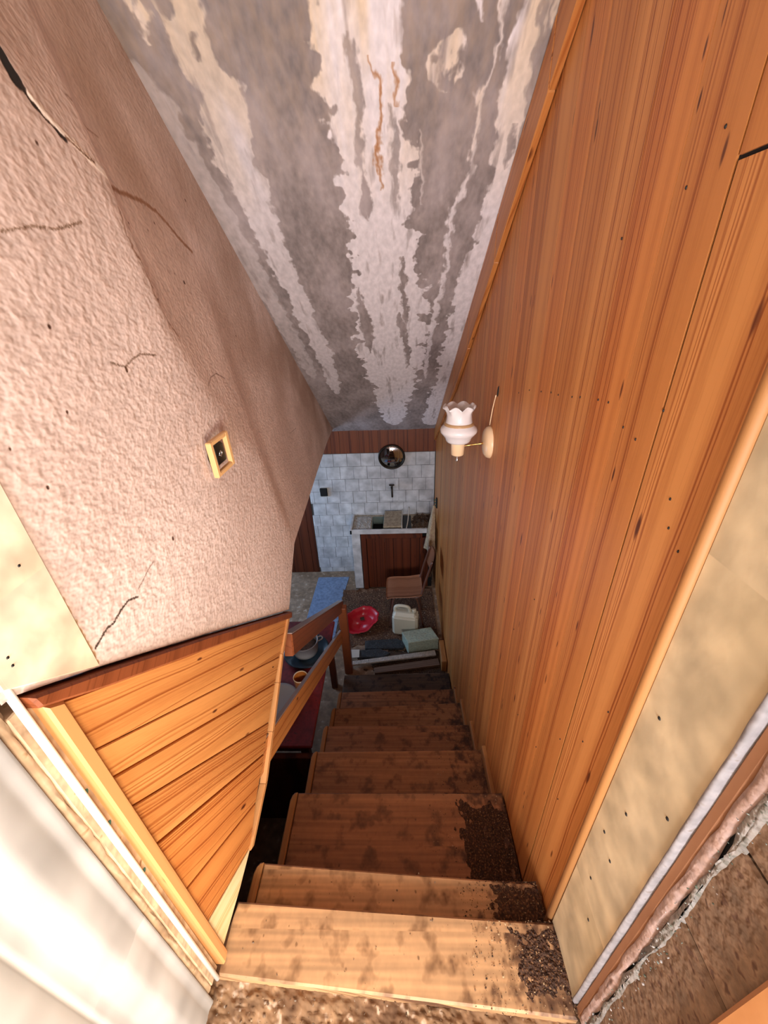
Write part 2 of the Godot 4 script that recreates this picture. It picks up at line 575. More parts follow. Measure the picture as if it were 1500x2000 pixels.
# worn stair tread: grain along u, scuffs and spots
func tread_tex(s: int, base: Color, dirt: float, heap := 0.7) -> ImageTexture:
	var w := 1024
	var h := 320
	var n1 := noise(s, 0.008, 4)
	var n2 := noise(s + 1, 0.03, 3)
	var n3 := noise(s + 2, 0.012, 2)
	var r := RandomNumberGenerator.new()
	r.seed = s
	var spots := []
	for i in 40:
		spots.append([r.randf() * w, r.randf() * h, r.randf_range(2, 5) if i < 34 else r.randf_range(8, 16), r.randf_range(0.15, 0.55) if i < 34 else 0.3])
	var dk := Color(0.3, 0.19, 0.1)
	var data := PackedByteArray()
	data.resize(w * h * 3)
	var k := 0
	for y in h:
		for x in w:
			var g := n3.get_noise_2d(x * 0.12, y * 5.0)
			var a := n1.get_noise_2d(x, y * 1.6)
			var b := n2.get_noise_2d(x, y)
			var c := base * (1.0 + 0.16 * g + 0.05 * b)
			c = c.lerp(dk, clampf((a + 0.35 * b) * 1.6 - 0.12, 0, 1) * dirt * 1.6)
			c = c.lerp(Color(0.24, 0.14, 0.085), clampf((float(x) / w - 0.8 + 0.22 * a + 0.16 * b) * 5.0, 0, 1) * heap)
			data[k] = int(clampf(c.r, 0, 1) * 255)
			data[k + 1] = int(clampf(c.g, 0, 1) * 255)
			data[k + 2] = int(clampf(c.b, 0, 1) * 255)
			k += 3
	for q in spots:
		var cx: float = q[0]
		var cy: float = q[1]
		var rad: float = q[2]
		for yy in range(maxi(0, int(cy - rad)), mini(h, int(cy + rad))):
			for xx in range(maxi(0, int(cx - rad)), mini(w, int(cx + rad))):
				var d := Vector2(xx - cx, (yy - cy)).length() / rad + 0.5 * n2.get_noise_2d(xx * 3.0, yy * 3.0)
				if d < 1.0:
					var o := (yy * w + xx) * 3
					var f: float = q[3] * minf(1.0, (1.0 - d) * 2.0)
					data[o] = int(lerpf(data[o], dk.r * 255, f))
					data[o + 1] = int(lerpf(data[o + 1], dk.g * 255, f))
					data[o + 2] = int(lerpf(data[o + 2], dk.b * 255, f))
	return image_of(w, h, data)


# the water-streaked sloping ceiling. u: x from -1.62 to 1.02; v: (-z - 2) / 7.7, root
func ceil_y(z: float) -> float:
	return 1.47 + 0.667 * (z + 3.2)


const CEIL_A := 1.9
const CEIL_L := 7.9
const CEIL_P := 1.7


func ceiling_tex() -> Array:
	var w := 768
	var h := 1536
	var base := Color(0.59, 0.545, 0.535)
	var pale := Color(0.88, 0.85, 0.86)
	var n1 := noise(301, 1.1, 4)
	var n2 := noise(302, 5.0, 4)
	var n3 := noise(303, 2.6, 4)
	var n4 := noise(304, 9.0, 3)
	var bands := CEIL_BANDS
	var data := PackedByteArray()
	data.resize(w * h * 3)
	var hd := PackedByteArray()
	hd.resize(w * h)
	var k := 0
	var tint := Color(0.84, 0.72, 0.55)
	for yy in h:
		var v := float(yy) / h
		var z := -CEIL_A - CEIL_L * pow(v, CEIL_P)
		var segs := []
		for b in bands:
			var pts: Array = b[0]
			if z > pts[0][0] + 0.0 and b[2] == 0 or z < pts[-1][0]:
				continue
			var zz: float = minf(z, pts[0][0])
			for i in pts.size() - 1:
				if zz <= pts[i][0] and zz >= pts[i + 1][0]:
					var t: float = (zz - pts[i][0]) / (pts[i + 1][0] - pts[i][0])
					var lim: float = minf(0.25, 0.35 * absf(pts[0][0] - pts[-1][0]))
					var tap: float = clampf((zz - pts[-1][0]) / lim, 0, 1)
					if b[2] == 0:
						tap *= clampf((pts[0][0] - zz) / lim, 0, 1)
					segs.append([lerpf(pts[i][1], pts[i + 1][1], t), lerpf(pts[i][2], pts[i + 1][2], t) * sqrt(tap), b[1]])
					break
		for xx in w:
			var x := -1.62 + 2.64 * xx / w
			var a := n1.get_noise_2d(x * 1.6, z)
			var e := n2.get_noise_2d(x * 2.2, z * 0.9)
			var f := n4.get_noise_2d(x * 1.5, z)
			var wob := 0.035 * e + 0.02 * f + 0.03 * n3.get_noise_2d(x * 0.4, z * 2.0)
			var whit := 0.0
			var grey := 0.0
			var rust := 0.0
			for s in segs:
				var wd: float = s[1] * (1.0 + 0.5 * n3.get_noise_2d(x, z * 1.5 + 30.0))
				var d: float = absf(x - s[0] + wob) - wd
				if d < 0.02:
					var m: float = clampf((0.014 - d) * 45.0, 0, 1)
					if s[2] > 0:
						whit = maxf(whit, m * (s[2] if s[2] != 0.7 else clampf(0.75 + 2.4 * n3.get_noise_2d(x * 2.2, z * 2.2) + 1.2 * f, 0, 0.9)))
					elif s[2] > -1.5:
						grey = maxf(grey, m * -s[2])
					else:
						rust = maxf(rust, m)
			whit *= 1.0 - grey
			# holes with ragged edges in the white deposit
			whit *= clampf(1.25 - 1.8 * maxf(0.0, n3.get_noise_2d(x * 2.5, z * 0.55 + 9.0) - 0.12), 0, 1)
			var c := base * (1.0 + 0.2 * a + 0.12 * e + 0.1 * f)
			c = c.lerp(Color(0.66, 0.62, 0.63), clampf(a * 0.8, 0, 0.45))
			# base turns browner towards the upper end, broken up by noise
			c = c.lerp(Color(0.55, 0.45, 0.34), clampf((z + 4.2) * 0.35, 0, 0.5) * clampf(0.5 + e, 0, 1))
			var pw := pale.lerp(tint, clampf((z + 4.4) * 0.5, 0, 0.75) * clampf(0.55 + 1.6 * n1.get_noise_2d(x * 3.0, z * 0.4), 0, 1)) * (1.0 + 0.08 * f)
			c = c.lerp(pw, whit)
			c = c.lerp(Color(0.6, 0.36, 0.17), rust * 0.75)
			data[k * 3] = int(clampf(c.r, 0, 1) * 255)
			data[k * 3 + 1] = int(clampf(c.g, 0, 1) * 255)
			data[k * 3 + 2] = int(clampf(c.b, 0, 1) * 255)
			hd[k] = int(clampf(110 + 40 * whit + 50 * f + 30 * e, 0, 255))
			k += 1
	return [image_of(w, h, data), ImageTexture.create_from_image(Image.create_from_data(w, h, false, Image.FORMAT_L8, hd))]


const LW_P := 1.6
const LW_Y0 := -3.2
const LW_Y1 := 2.4


func lw_uv(z: float, y: float) -> Vector2:
	return Vector2(pow(clampf((-z - 0.7) / 9.0, 0, 1), 1.0 / LW_P), (LW_Y1 - y) / (LW_Y1 - LW_Y0))


func left_wall_tex() -> Array:
	var w := 1536
	var h := 1280
	var n1 := noise(401, 0.8, 4)
	var n2 := noise(402, 10.0, 4)
	var n3 := noise(403, 28.0, 2)
	var a := Color(0.87, 0.79, 0.755)
	var b := Color(0.8, 0.71, 0.67)
	var data := PackedByteArray()
	data.resize(w * h * 3)
	var hd := PackedByteArray()
	hd.resize(w * h)
	var k := 0
	for yy in h:
		var y := LW_Y1 - (LW_Y1 - LW_Y0) * yy / h
		for xx in w:
			var z := -0.7 - 9.0 * pow(float(xx) / w, LW_P)
			var g := n1.get_noise_2d(z, y)
			var e := n2.get_noise_2d(z, y)
			var f := n3.get_noise_2d(z * 0.8, y * 1.3)
			var c := a.lerp(b, clampf(0.45 + g * 0.9, 0, 1)) * (1.0 + 0.07 * e + 0.05 * f)
			# wall above the fold painted darker, as it turns from the light
			var up := clampf((y - (-0.2 + 0.55 * (z + 2.2))) * 0.45, 0, 0.55)
			c = c.lerp(Color(0.62, 0.5, 0.42), up * clampf(0.6 + g, 0, 1))
			data[k * 3] = int(clampf(c.r, 0, 1) * 255)
			data[k * 3 + 1] = int(clampf(c.g, 0, 1) * 255)
			data[k * 3 + 2] = int(clampf(c.b, 0, 1) * 255)
			hd[k] = int(clampf(140 + 70 * e + 60 * f, 0, 255))
			k += 1
	var r := RandomNumberGenerator.new()
	r.seed = 5
	for cr in LEFT_CRACKS:
		var pts: Array = cr[0]
		for i in pts.size() - 1:
			var p := lw_uv(pts[i][0], pts[i][1]) * Vector2(w, h)
			var q := lw_uv(pts[i + 1][0], pts[i + 1][1]) * Vector2(w, h)
			var steps := int(p.distance_to(q) * 1.5) + 2
			var off := Vector2.ZERO
			var side := (q - p).orthogonal().normalized()
			for s in steps:
				var t := float(s) / steps
				off = side * (n2.get_noise_2d(pts[i][0] * 7.0 + t * 9.0, i * 5.0) * cr[3])
				stamp(data, hd, w, h, p.lerp(q, t) + off, cr[1] * r.randf_range(0.4, 1.2), cr[2], cr[4] * 0.6)
	return [image_of(w, h, data), ImageTexture.create_from_image(Image.create_from_data(w, h, false, Image.FORMAT_L8, hd))]


func stamp(data: PackedByteArray, hd: PackedByteArray, w: int, h: int, at: Vector2, rad: float, c: Color, deep: float):
	for y in range(maxi(0, int(at.y - rad - 1)), mini(h, int(at.y + rad + 2))):
		for x in range(maxi(0, int(at.x - rad - 1)), mini(w, int(at.x + rad + 2))):
			var d := Vector2(x, y).distance_to(at)
			var f := clampf(rad + 0.5 - d, 0, 1) * c.a
			if f > 0:
				var o := y * w + x
				data[o * 3] = int(lerpf(data[o * 3], c.r * 255, f))
				data[o * 3 + 1] = int(lerpf(data[o * 3 + 1], c.g * 255, f))
				data[o * 3 + 2] = int(lerpf(data[o * 3 + 2], c.b * 255, f))
				hd[o] = int(lerpf(hd[o], clampf(hd[o] + deep, 0, 255), f))


# ------------------------------------------------------------------ the setting
func structure(called: String, label: String, category: String) -> Node3D:
	return thing(called, Vector3.ZERO, label, category, "", "structure")


func yz(x: float, pts: Array) -> Array:   # (y, z) pairs on a wall of constant x
	var o := []
	for p in pts:
		o.append(W(x, p[0], p[1]))
	return o


func xz(y: float, pts: Array) -> Array:   # (x, z) pairs on a level
	var o := []
	for p in pts:
		o.append(W(p[0], y, p[1]))
	return o


func pine_at(i: int) -> StandardMaterial3D:
	return M["pine%d" % (i % 18)]


const UP_V := Vector3(0, 0.55, 0)     # grain of an upright board: v runs up, one repeat in 1.8 m


func build_right_wall():
	var o := structure("wall_right", "right-hand stair wall lined with upright varnished pine boards", "wall")
	part("backing", ubox([1.0075, -7.4, -9.95], [1.35, 2.5, -1.0]), M.dark, o)
	var seams := [-1.09, -1.5, -1.79, -2.07, -2.35, -2.64, -2.92]
	while seams[-1] > -9.6:
		seams.append(maxf(seams[-1] - rng.randf_range(0.26, 0.3), -9.72))
	for i in seams.size() - 1:
		var a: float = seams[i]
		var b: float = seams[i + 1]
		var g: float = 0.014 if i == 1 else rng.randf_range(0.003, 0.0075)
		a -= g
		b += 0.0
		var lo_a := maxf(FL, pl([[-1.0, -4.2], [-5.7, -7.24]], a))
		var lo_b := maxf(FL, pl([[-1.0, -4.2], [-5.7, -7.24]], b))
		var hi_a := minf(2.3, ceil_y(a) + 0.05)
		var hi_b := minf(2.3, ceil_y(b) + 0.05)
		var proud := 0.0
		var off := Vector2(rng.randf(), rng.randf())
		var uu := Vector3(0, 0, 1.0 / (absf(b - a) * S)) if i > 0 else Vector3(0, 0, 1.0 / 0.13)
		var m := pine_at((i * 7 + 3) % 18)
		if i == 0:
			m = pine_at(0)
			part("plank", prism(yz(1.0, [[lo_a, a], [0.318, a], [0.318, b], [lo_b, b]]), Vector3(0.0033, 0, 0), 0.0, uu, UP_V, off), m, o)
			part("plank", prism(yz(1.0, [[0.331, a], [hi_a, a], [hi_b, b - 0.004], [0.331, b - 0.004]]), Vector3(0.0033, 0, 0), 0.0, uu, UP_V, off + Vector2(0.4, 0.3)), pine_at(4), o)
		else:
			part("plank", prism(yz(1.0 + proud, [[lo_a, a], [hi_a, a], [hi_b, b], [lo_b, b]]), Vector3(0.0033, 0, 0), 0.0, uu, UP_V, off), m, o)
	# nail heads and holes in a slanting row across the boards
	var nails := []
	for p in [[1206, -0.4, -1.5], [0, -0.55, -1.62], [0, -0.53, -1.73], [0, -0.68, -1.32], [0, -0.78, -1.28], [0, -0.83, -1.2], [0, -0.46, -1.9], [0, -0.47, -2.0], [0, -0.5, -2.2], [0, -0.52, -2.3], [0, -0.55, -2.5], [0, -0.56, -2.62], [0, -0.59, -2.8], [0, -0.63, -3.05], [0, -0.7, -3.3], [0, 0.15, -1.2], [0, 0.42, -1.6], [0, 0.3, -1.72], [0, 0.2, -2.1], [0, -2.5, -1.55], [0, -2.2, -1.35], [0, -3.0, -1.8], [0, -2.0, -2.3], [0, -2.6, -2.6], [0, -3.2, -2.2], [0, -2.9, -1.4], [0, -1.8, -1.25]]:
		nails.append(p)
	var st := smooth_tool()
	for p in nails:
		lathe(W(0.999, p[1], p[2]), [[0.0, 0.0014], [0.0012, 0.0013], [0.0019, 0.0], [0.0, -0.002]], 8, Basis(Vector3(0, 1.5, 0), Vector3(-1, 0, 0), Vector3(0, 0, 1)), st)
	part("nail", commit_smooth(st), M.nail, o, true)
	# board under the edge of the sloping ceiling
	var trim := structure("trim_1", "long pine cover board along the edge of the stained sloping ceiling", "trim")
	var zs := [-2.1, -3.3, -4.4, -5.6, -6.7]
	var zo := [0.3, 0.34, 0.4, 0.47, 0.52]
	for i in 4:
		part("board", prism(yz(0.95, [[ceil_y(zs[i]) - 0.01, zs[i]], [ceil_y(zs[i + 1] + 0.012) - 0.01, zs[i + 1] + 0.012], [ceil_y(zs[i + 1] + 0.012) - zo[i + 1], zs[i + 1] + 0.012], [ceil_y(zs[i]) - zo[i], zs[i]]]), Vector3(0.018, 0, 0), 0.003, Vector3(0, 0.667, 1).normalized().cross(Vector3(1, 0, 0)) * 8.0, Vector3(0, 0.55, 0.83) * 0.6, Vector2(0.2, 0.1 * i)), M.strip if i > 4 else pine_at([10, 4, 10, 4][i]), trim)
	part("board", prism(yz(0.95, [[ceil_y(-6.7) - 0.01, -6.712], [ceil_y(-9.7) - 0.01, -9.7], [ceil_y(-9.7) - 0.3, -9.7], [ceil_y(-6.7) - 0.5, -6.712]]), Vector3(0.018, 0, 0), 0.003, Vector3(0, 6, -4), Vector3(0, 0.4, 0.6)), pine_at(10), trim)
	# end bead of the boarding
	var bead := structure("trim_2", "slim rounded pine bead ending the right wall boarding", "trim")
	var pts := [W(0.985, -4.15, -1.1), W(0.985, -1.3, -1.093), W(0.985, 2.3, -1.088)]
	part("bead", tube(pts, 0.0105, 12), M.strip, bead)
	# beige casing board, white edge, bare wood, torn plaster, old brown boards, orange casing
	var c := structure("door_1", "beige board casing of the stairhead opening beside torn plaster and bare wood", "door frame")
	part("backing", ubox([1.1, -7.4, -1.0], [1.35, 2.5, -0.3]), M.dark, c)
	part("casing_board", ubox([0.985, -4.3, -1.072], [1.06, 2.35, -0.715], 0.003), M.beige, c)
	var hole := smooth_tool()
	for p in [[-1.45, -0.98], [-2.05, -0.93], [-2.35, -0.99], [-2.75, -0.95], [-1.75, -0.78], [-3.0, -0.86], [-2.42, -0.9]]:
		lathe(W(0.984, p[0], p[1]), [[0.0, 0.001], [0.0025, 0.0012], [0.0035, 0.0], [0.0, -0.002]], 8, Basis(Vector3(0, 1, 0), Vector3(-1, 0, 0), Vector3(0, 0, 1)), hole)
	part("nail_hole", commit_smooth(hole), M.nail, c, true)
	part("painted_edge", ragged_strip(0.972, -0.728, -0.697, -3.7, 2.3, 0.005, 31), M.grey_white, c)
	part("bare_wood", ubox([0.995, -3.78, -0.702], [1.1, 2.35, -0.655], 0.004), M.bare, c)
	part("plaster_ridge", ragged_strip(0.992, -0.662, -0.617, -3.72, 2.3, 0.014, 32, 0.02), M.plaster_pink, c)
	part("lime_crust", ragged_strip(0.993, -0.608, -0.58, -3.8, 2.3, 0.022, 33, 0.015), M.lime, c)
	part("gap", ubox([1.02, -3.9, -0.63], [1.1, 2.35, -0.59], 0.0), M.dark, c)
	var ys := [-4.0, -2.64, -2.02, -1.47, -0.6, 0.4, 1.3, 2.35]
	for i in ys.size() - 1:
		part("board", prism(yz(1.0, [[ys[i] + 0.008, -0.6], [ys[i + 1] - 0.008, -0.6], [ys[i + 1] - 0.006, -0.3], [ys[i] + 0.005, -0.3]]), Vector3(0.03, 0, 0), 0.004), M.rough_brown, c)
	var oc := structure("trim_3", "orange varnished casing board at the lower right edge", "trim")
	part("board", ubox([0.965, -3.85, -0.365], [1.1, 2.35, -0.06], 0.006, 2.0), M.light_trim, oc)
	# the rest of the landing wall with its low window
	var r := structure("wall_right", "plastered landing wall with a low window beside the stairhead", "wall")
	part("wall_panel", ubox([1.04, -7.4, -0.3], [1.35, 2.5, 0.7]), M.plain_plaster, r)
	part("wall_panel", ubox([1.04, -7.4, 2.4], [1.35, 2.5, 4.1]), M.plain_plaster, r)
	part("wall_panel", ubox([1.04, -7.4, 0.7], [1.35, -3.3, 2.4]), M.plain_plaster, r)
	part("wall_panel", ubox([1.04, -1.3, 0.7], [1.35, 2.5, 2.4]), M.plain_plaster, r)


# a vertical ragged ridge of plaster on the right wall
func ragged_strip(x: float, z0: float, z1: float, y0: float, y1: float, amp: float, s: int, fat := 0.06) -> ArrayMesh:
	var n := noise(s, 3.0, 3)
	var rows := []
	var k := 90
	for i in k + 1:
		var y := lerpf(y0, y1, float(i) / k)
		var row := []
		for j in 7:
			var t := j / 6.0
			var z := lerpf(z0, z1, t) + amp * n.get_noise_2d(y, j * 0.4)
			var bulge := sin(t * PI)
			row.append(W(x + fat * (1.0 - pow(bulge, 0.2)) - 0.25 * minf(amp, 0.02) * n.get_noise_2d(y * 2.0, j + 20.0), y, z))
		rows.append(row)
	return sheet(rows)


const CREASE := [[-0.6, 1.5], [-1.2, 1.1], [-1.726, 0.728], [-1.92, 0.572], [-2.15, 0.45], [-2.24, 0.15], [-2.34, -0.19], [-2.7, -0.66], [-3.3, -1.25], [-3.8, -2.416], [-4.92, -2.53], [-6.4, -2.592], [-8.26, -2.64], [-9.57, -2.768]]
const LOWER := [[-0.6, -1.0], [-0.777, -1.035], [-1.077, -1.251], [-1.749, -1.76], [-3.234, -2.906], [-3.524, -2.644], [-3.8, -2.416], [-4.92, -2.53], [-6.4, -2.592], [-8.26, -2.64], [-9.57, -2.768]]
const LOWX := [[-3.8, -1.2], [-4.92, -1.3], [-6.4, -1.4], [-8.26, -1.5], [-9.57, -1.58]]


func left_x(y: float, z: float) -> float:
	var yc := pl(CREASE, z)
	var xb := -1.2 if z > -3.8 else pl(LOWX, z)
	if y <= yc:
		return xb
	return lerpf(xb, -1.58, clampf((y - yc) / maxf(0.05, ceil_y(z) - yc), 0, 1))


func build_left_wall():
	var o := structure("wall_left", "cracked pink plaster wall on the left of the stairs", "wall")
	var rows := []
	var uvs := []
	var back := []
	var nz := 110
	for i in nz + 1:
		var z := -0.74 - 8.83 * pow(float(i) / nz, 1.35)
		var lo := pl(LOWER, z)
		var hi := minf(2.33, ceil_y(z) + 0.03)
		var row := []
		var uv := []
		var bk := []
		for j in 41:
			var y := lerpf(lo, maxf(hi, lo + 0.01), j / 40.0)
			row.append(W(left_x(y, z), y, z))
			uv.append(lw_uv(z, y))
			bk.append(W(-1.8, y, z))
		rows.append(row)
		uvs.append(uv)
		back.append(bk)
	part("plaster", sheet(rows, uvs), M.pink, o)
	var rim := []
	for i in nz + 1:
		rim.append([rows[i][0], back[i][0]])
	part("plaster_edge", sheet(rim), M.plaster_pink, o)
	part("back_plaster", sheet(back), M.plain_plaster, o)
	# white door frame at the very left, with its beads, stop and cream casing board
	var d := structure("door_2", "thick white painted door frame at the lower left", "door frame")
	var prof := [[-1.35, -0.70], [-1.3, -0.70], [-1.224, -0.702], [-1.218, -0.70], [-1.217, -0.69], [-1.22, -0.675], [-1.226, -0.655], [-1.226, -0.64], [-1.222, -0.62], [-1.221, -0.57], [-1.222, -0.545], [-1.229, -0.53], [-1.244, -0.5], [-1.259, -0.47], [-1.265, -0.455], [-1.266, -0.43], [-1.266, -0.412], [-1.272, -0.404], [-1.272, -0.396], [-1.266, -0.388], [-1.264, -0.3], [-1.262, 0.3], [-1.256, 0.36], [-1.3, 0.4], [-1.4, 0.42]]
	var lower_row := []
	var upper_row := []
	for q in prof:
		lower_row.append(W(q[0], -3.9, q[1]))
		upper_row.append(W(q[0], 2.35, q[1]))
	part("jamb", sheet([lower_row, upper_row]), M.white_paint, d)
	part("rough_edge", ragged_strip_left(-1.222, -0.752, -0.7, -3.72, 2.3, 0.01, 51), M.grubby, d)
	part("bead", tube([W(-1.205, -3.74, -0.776), W(-1.205, -1.0, -0.774), W(-1.205, 2.3, -0.774)], 0.0055, 10), M.milk_paint, d)
	part("stop_strip", ubox([-1.3, -3.72, -0.825], [-1.22, -1.1, -0.74], 0.002), M.grubby, d)
	var hs := smooth_tool()
	for p in [[-1.62, -0.795], [-1.86, -0.797], [-2.3, -0.8]]:
		lathe(W(-1.218, p[0], p[1]), [[0.0, 0.001], [0.004, 0.001], [0.006, -0.0005]], 10, Basis(Vector3(0, 1, 0), Vector3(1, 0, 0), Vector3(0, 0, -1)), hs)
	part("screw_hole", commit_smooth(hs), M.copper_green, d, true)
	var cas := prism(yz(-1.192, [[-0.99, -0.757], [-1.235, -1.064], [2.3, -1.053], [2.3, -0.757]]), Vector3(-0.02, 0, 0), 0.002)
	part("casing_board", cas, M.cream, d)
	var cs := smooth_tool()
	for p in [[-0.692, -0.984], [-0.913, -0.818], [-0.946, -0.817], [-0.3, -0.9]]:
		lathe(W(-1.191, p[0], p[1]), [[0.0, 0.0006], [0.0015, 0.0006], [0.0022, -0.0005]], 8, Basis(Vector3(0, 1, 0), Vector3(1, 0, 0), Vector3(0, 0, -1)), cs)
	part("nail_hole", commit_smooth(cs), M.nail, d, true)
	var w2 := structure("wall_left", "plastered wall of the landing behind the white door frame", "wall")
	part("wall_panel", ubox([-1.8, -7.4, -0.74], [-1.3, 2.5, 4.1]), M.plain_plaster, w2)


func ragged_strip_left(x: float, z0: float, z1: float, y0: float, y1: float, amp: float, s: int) -> ArrayMesh:
	var n := noise(s, 4.0, 3)
	var rows := []
	for i in 111:
		var y := lerpf(y0, y1, i / 110.0)
		var row := []
		for j in 6:
			var t := j / 5.0
			row.append(W(x - 0.02 * (1.0 - sin(t * PI)) + amp * n.get_noise_2d(y * 2.0, j), y, lerpf(z0, z1, t) + amp * n.get_noise_2d(y, j * 0.3 + 9.0)))
		rows.append(row)
	return sheet(rows)


func build_ceiling():
	var o := structure("ceiling", "sloping concrete ceiling streaked with pale water stains", "ceiling")
	var rows := []
	var uvs := []
	var n := noise(77, 0.9, 3)
	for i in 61:
		var v := i / 60.0
		var z := -CEIL_A - CEIL_L * pow(v, CEIL_P)
		var row := []
		var uv := []
		for j in 25:
			var x := lerpf(-1.62, 1.02, j / 24.0)
			row.append(W(x, ceil_y(z) + 0.012 * n.get_noise_2d(x * 2.0, z), z))
			uv.append(Vector2(j / 24.0, v))
		rows.append(row)
		uvs.append(uv)
	part("soffit", sheet(rows, uvs), M.ceiling, o)
	part("slab", prism([W(-1.85, ceil_y(-1.9) + 0.03, -1.9), W(1.35, ceil_y(-1.9) + 0.03, -1.9), W(1.35, ceil_y(-9.9) + 0.03, -9.9), W(-1.85, ceil_y(-9.9) + 0.03, -9.9)], Vector3(0, 0.12, 0), 0.0), M.plain_plaster, o)
	var f := structure("ceiling", "flat plaster ceiling over the landing", "ceiling")
	part("slab", ubox([-1.85, 2.32, -1.95], [1.35, 2.6, 4.1]), M.plain_plaster, f)
	var k := structure("ceiling", "plain ceiling of the kitchen left of the stairs", "ceiling")
	part("slab", ubox([-5.3, -2.05, -9.95], [-1.75, -1.75, -0.5]), M.plain_plaster, k)


func build_wainscot():
	var o := thing("wainscot_panel", Vector3.ZERO, "orange pine wainscot of slanting boards below the pink plaster wall", "panelling", "", "structure")
	part("backing", prism(yz(-1.235, [[-1.1, -0.82], [-2.93, -3.19], [-3.22, -2.56], [-3.61, -1.88], [-3.7, -1.43], [-3.72, -0.83]]), Vector3(-0.03, 0, 0), 0.0), M.dark, o)
	var ls := [[-1.2, -0.87], [-1.493, -0.875], [-1.679, -0.875], [-1.907, -0.875], [-2.252, -0.875], [-2.772, -0.875], [-3.25, -0.875], [-3.68, -0.875]]
	var rs := [[-2.97, -3.17], [-3.065, -2.73], [-3.16, -2.5], [-3.30, -2.2], [-3.40, -1.98], [-3.535, -1.67], [-3.70, -1.45], [-3.715, -1.2]]
	for i in 7:
		var a: Array = ls[i]
		var b: Array = rs[i]
		var c: Array = rs[i + 1]
		var d: Array = ls[i + 1]
		var g0: float = [0.0, 0.004, 0.012, 0.01, 0.016, 0.014, 0.008][i]
		var g := 0.002
		var dir := Vector3(0, b[0] - a[0], b[1] - a[1]).normalized()
		var across := dir.cross(Vector3(1, 0, 0))
		var m: StandardMaterial3D = M.pale_pine if i == 6 else pine_at([6, 9, 0, 15, 8, 2][i])
		part("plank", prism(yz(-1.2 - rng.randf_range(0, 0.006), [[a[0] - g0, a[1]], [b[0] - g0, b[1]], [c[0] + g, c[1]], [d[0] + g, d[1]]]), Vector3(-0.014, 0, 0), 0.0018, across * 7.0, dir * 0.6, Vector2(0.3 * i, 0.17 * i)), m, o)
	part("end_trim", prism(yz(-1.172, [[-1.135, -0.812], [-1.19, -0.875], [-3.70, -0.893], [-3.72, -0.832]]), Vector3(-0.03, 0, 0), 0.004, Vector3(0, 0, 1) * 9.0, UP_V), M.light_trim, o)
	var cap := prism(yz(-1.168, [[-1.06, -0.79], [-1.27, -1.077], [-1.78, -1.749], [-2.93, -3.225], [-2.985, -3.19], [-1.84, -1.707], [-1.325, -1.039], [-1.125, -0.80]]), Vector3(-0.03, 0, 0), 0.004, Vector3(0, 8, 6), Vector3(0, 0.35, 0.45))
	part("cap_rail", cap, M.brown_rail, o)
	# thin lath along the free edge
	var e := [[-2.93, -3.225], [-3.10, -2.8], [-3.245, -2.58], [-3.45, -2.22], [-3.64, -1.88], [-3.72, -1.45]]
	for i in e.size() - 1:
		var p: Array = e[i]
		var q: Array = e[i + 1]
		part("edge_lath", prism(yz(-1.185, [[p[0] + 0.035, p[1] + 0.035], [p[0] - 0.01, p[1] - 0.012], [q[0] - 0.012, q[1] - 0.01], [q[0] + 0.03, q[1] + 0.035]]), Vector3(-0.03, 0, 0), 0.002, Vector3(0, 6, 6), Vector3(0, 0.4, -0.5)), M.light_trim, o)


func build_landing():
	var f := structure("floor", "crumbling earth and plaster floor of the landing at the stairhead", "floor")
	part("slab", ubox([-1.8, -4.15, -0.95], [1.35, -3.9, 4.1]), M.rough_brown, f)
	var n := noise(81, 3.5, 4)
	var n2 := noise(82, 14.0, 3)
	var rows := []
	for i in 120:
		var z := lerpf(-0.95, 0.3, i / 119.0)
		var row := []
		for j in 150:
			var x := lerpf(-1.27, 1.04, j / 149.0)
			row.append(W(x, -3.815 + 0.03 * n.get_noise_2d(x, z) + 0.02 * n2.get_noise_2d(x * 2.0, z * 2.0), z))
		rows.append(row)
	part("rubble_surface", sheet(rows, [], false, null, true), M.rubble, f, true)
	part("boards", ubox([-1.27, -3.92, 0.28], [1.04, -3.83, 4.1]), M.old_wood, f)
	var u := structure("wall_front", "dark wall under the landing behind the stairs", "wall")
	part("wall_panel", ubox([-5.3, -7.4, -0.95], [1.1, -3.95, -0.6]), M.plain_plaster, u)
	part("wall_panel", ubox([-5.3, -4.0, -0.95], [-1.75, -1.75, -0.6]), M.plain_plaster, u)
	var v := structure("wall_front", "added partition across the kitchen shutting window light out under the landing", "wall")  # added to keep the gap left of the stairs unlit
	part("wall_panel", ubox([-5.3, -7.4, -3.4], [-2.76, -1.75, -3.2]), M.plain_plaster, v)
	part("wall_panel", ubox([-2.76, -7.4, -3.28], [-1.1, -5.6, -3.2]), M.red_wood, v)
	var b := structure("wall_rear", "landing wall behind the viewer with an added opening for fill light", "wall")
	part("wall_panel", ubox([-1.8, -4.1, 3.75], [-1.0, 2.5, 4.05]), M.plain_plaster, b)
	part("wall_panel", ubox([0.8, -4.1, 3.75], [1.35, 2.5, 4.05]), M.plain_plaster, b)
	part("wall_panel", ubox([-1.0, -4.1, 3.75], [0.8, -2.1, 4.05]), M.plain_plaster, b)
	part("wall_panel", ubox([-1.0, -0.3, 3.75], [0.8, 2.5, 4.05]), M.plain_plaster, b)


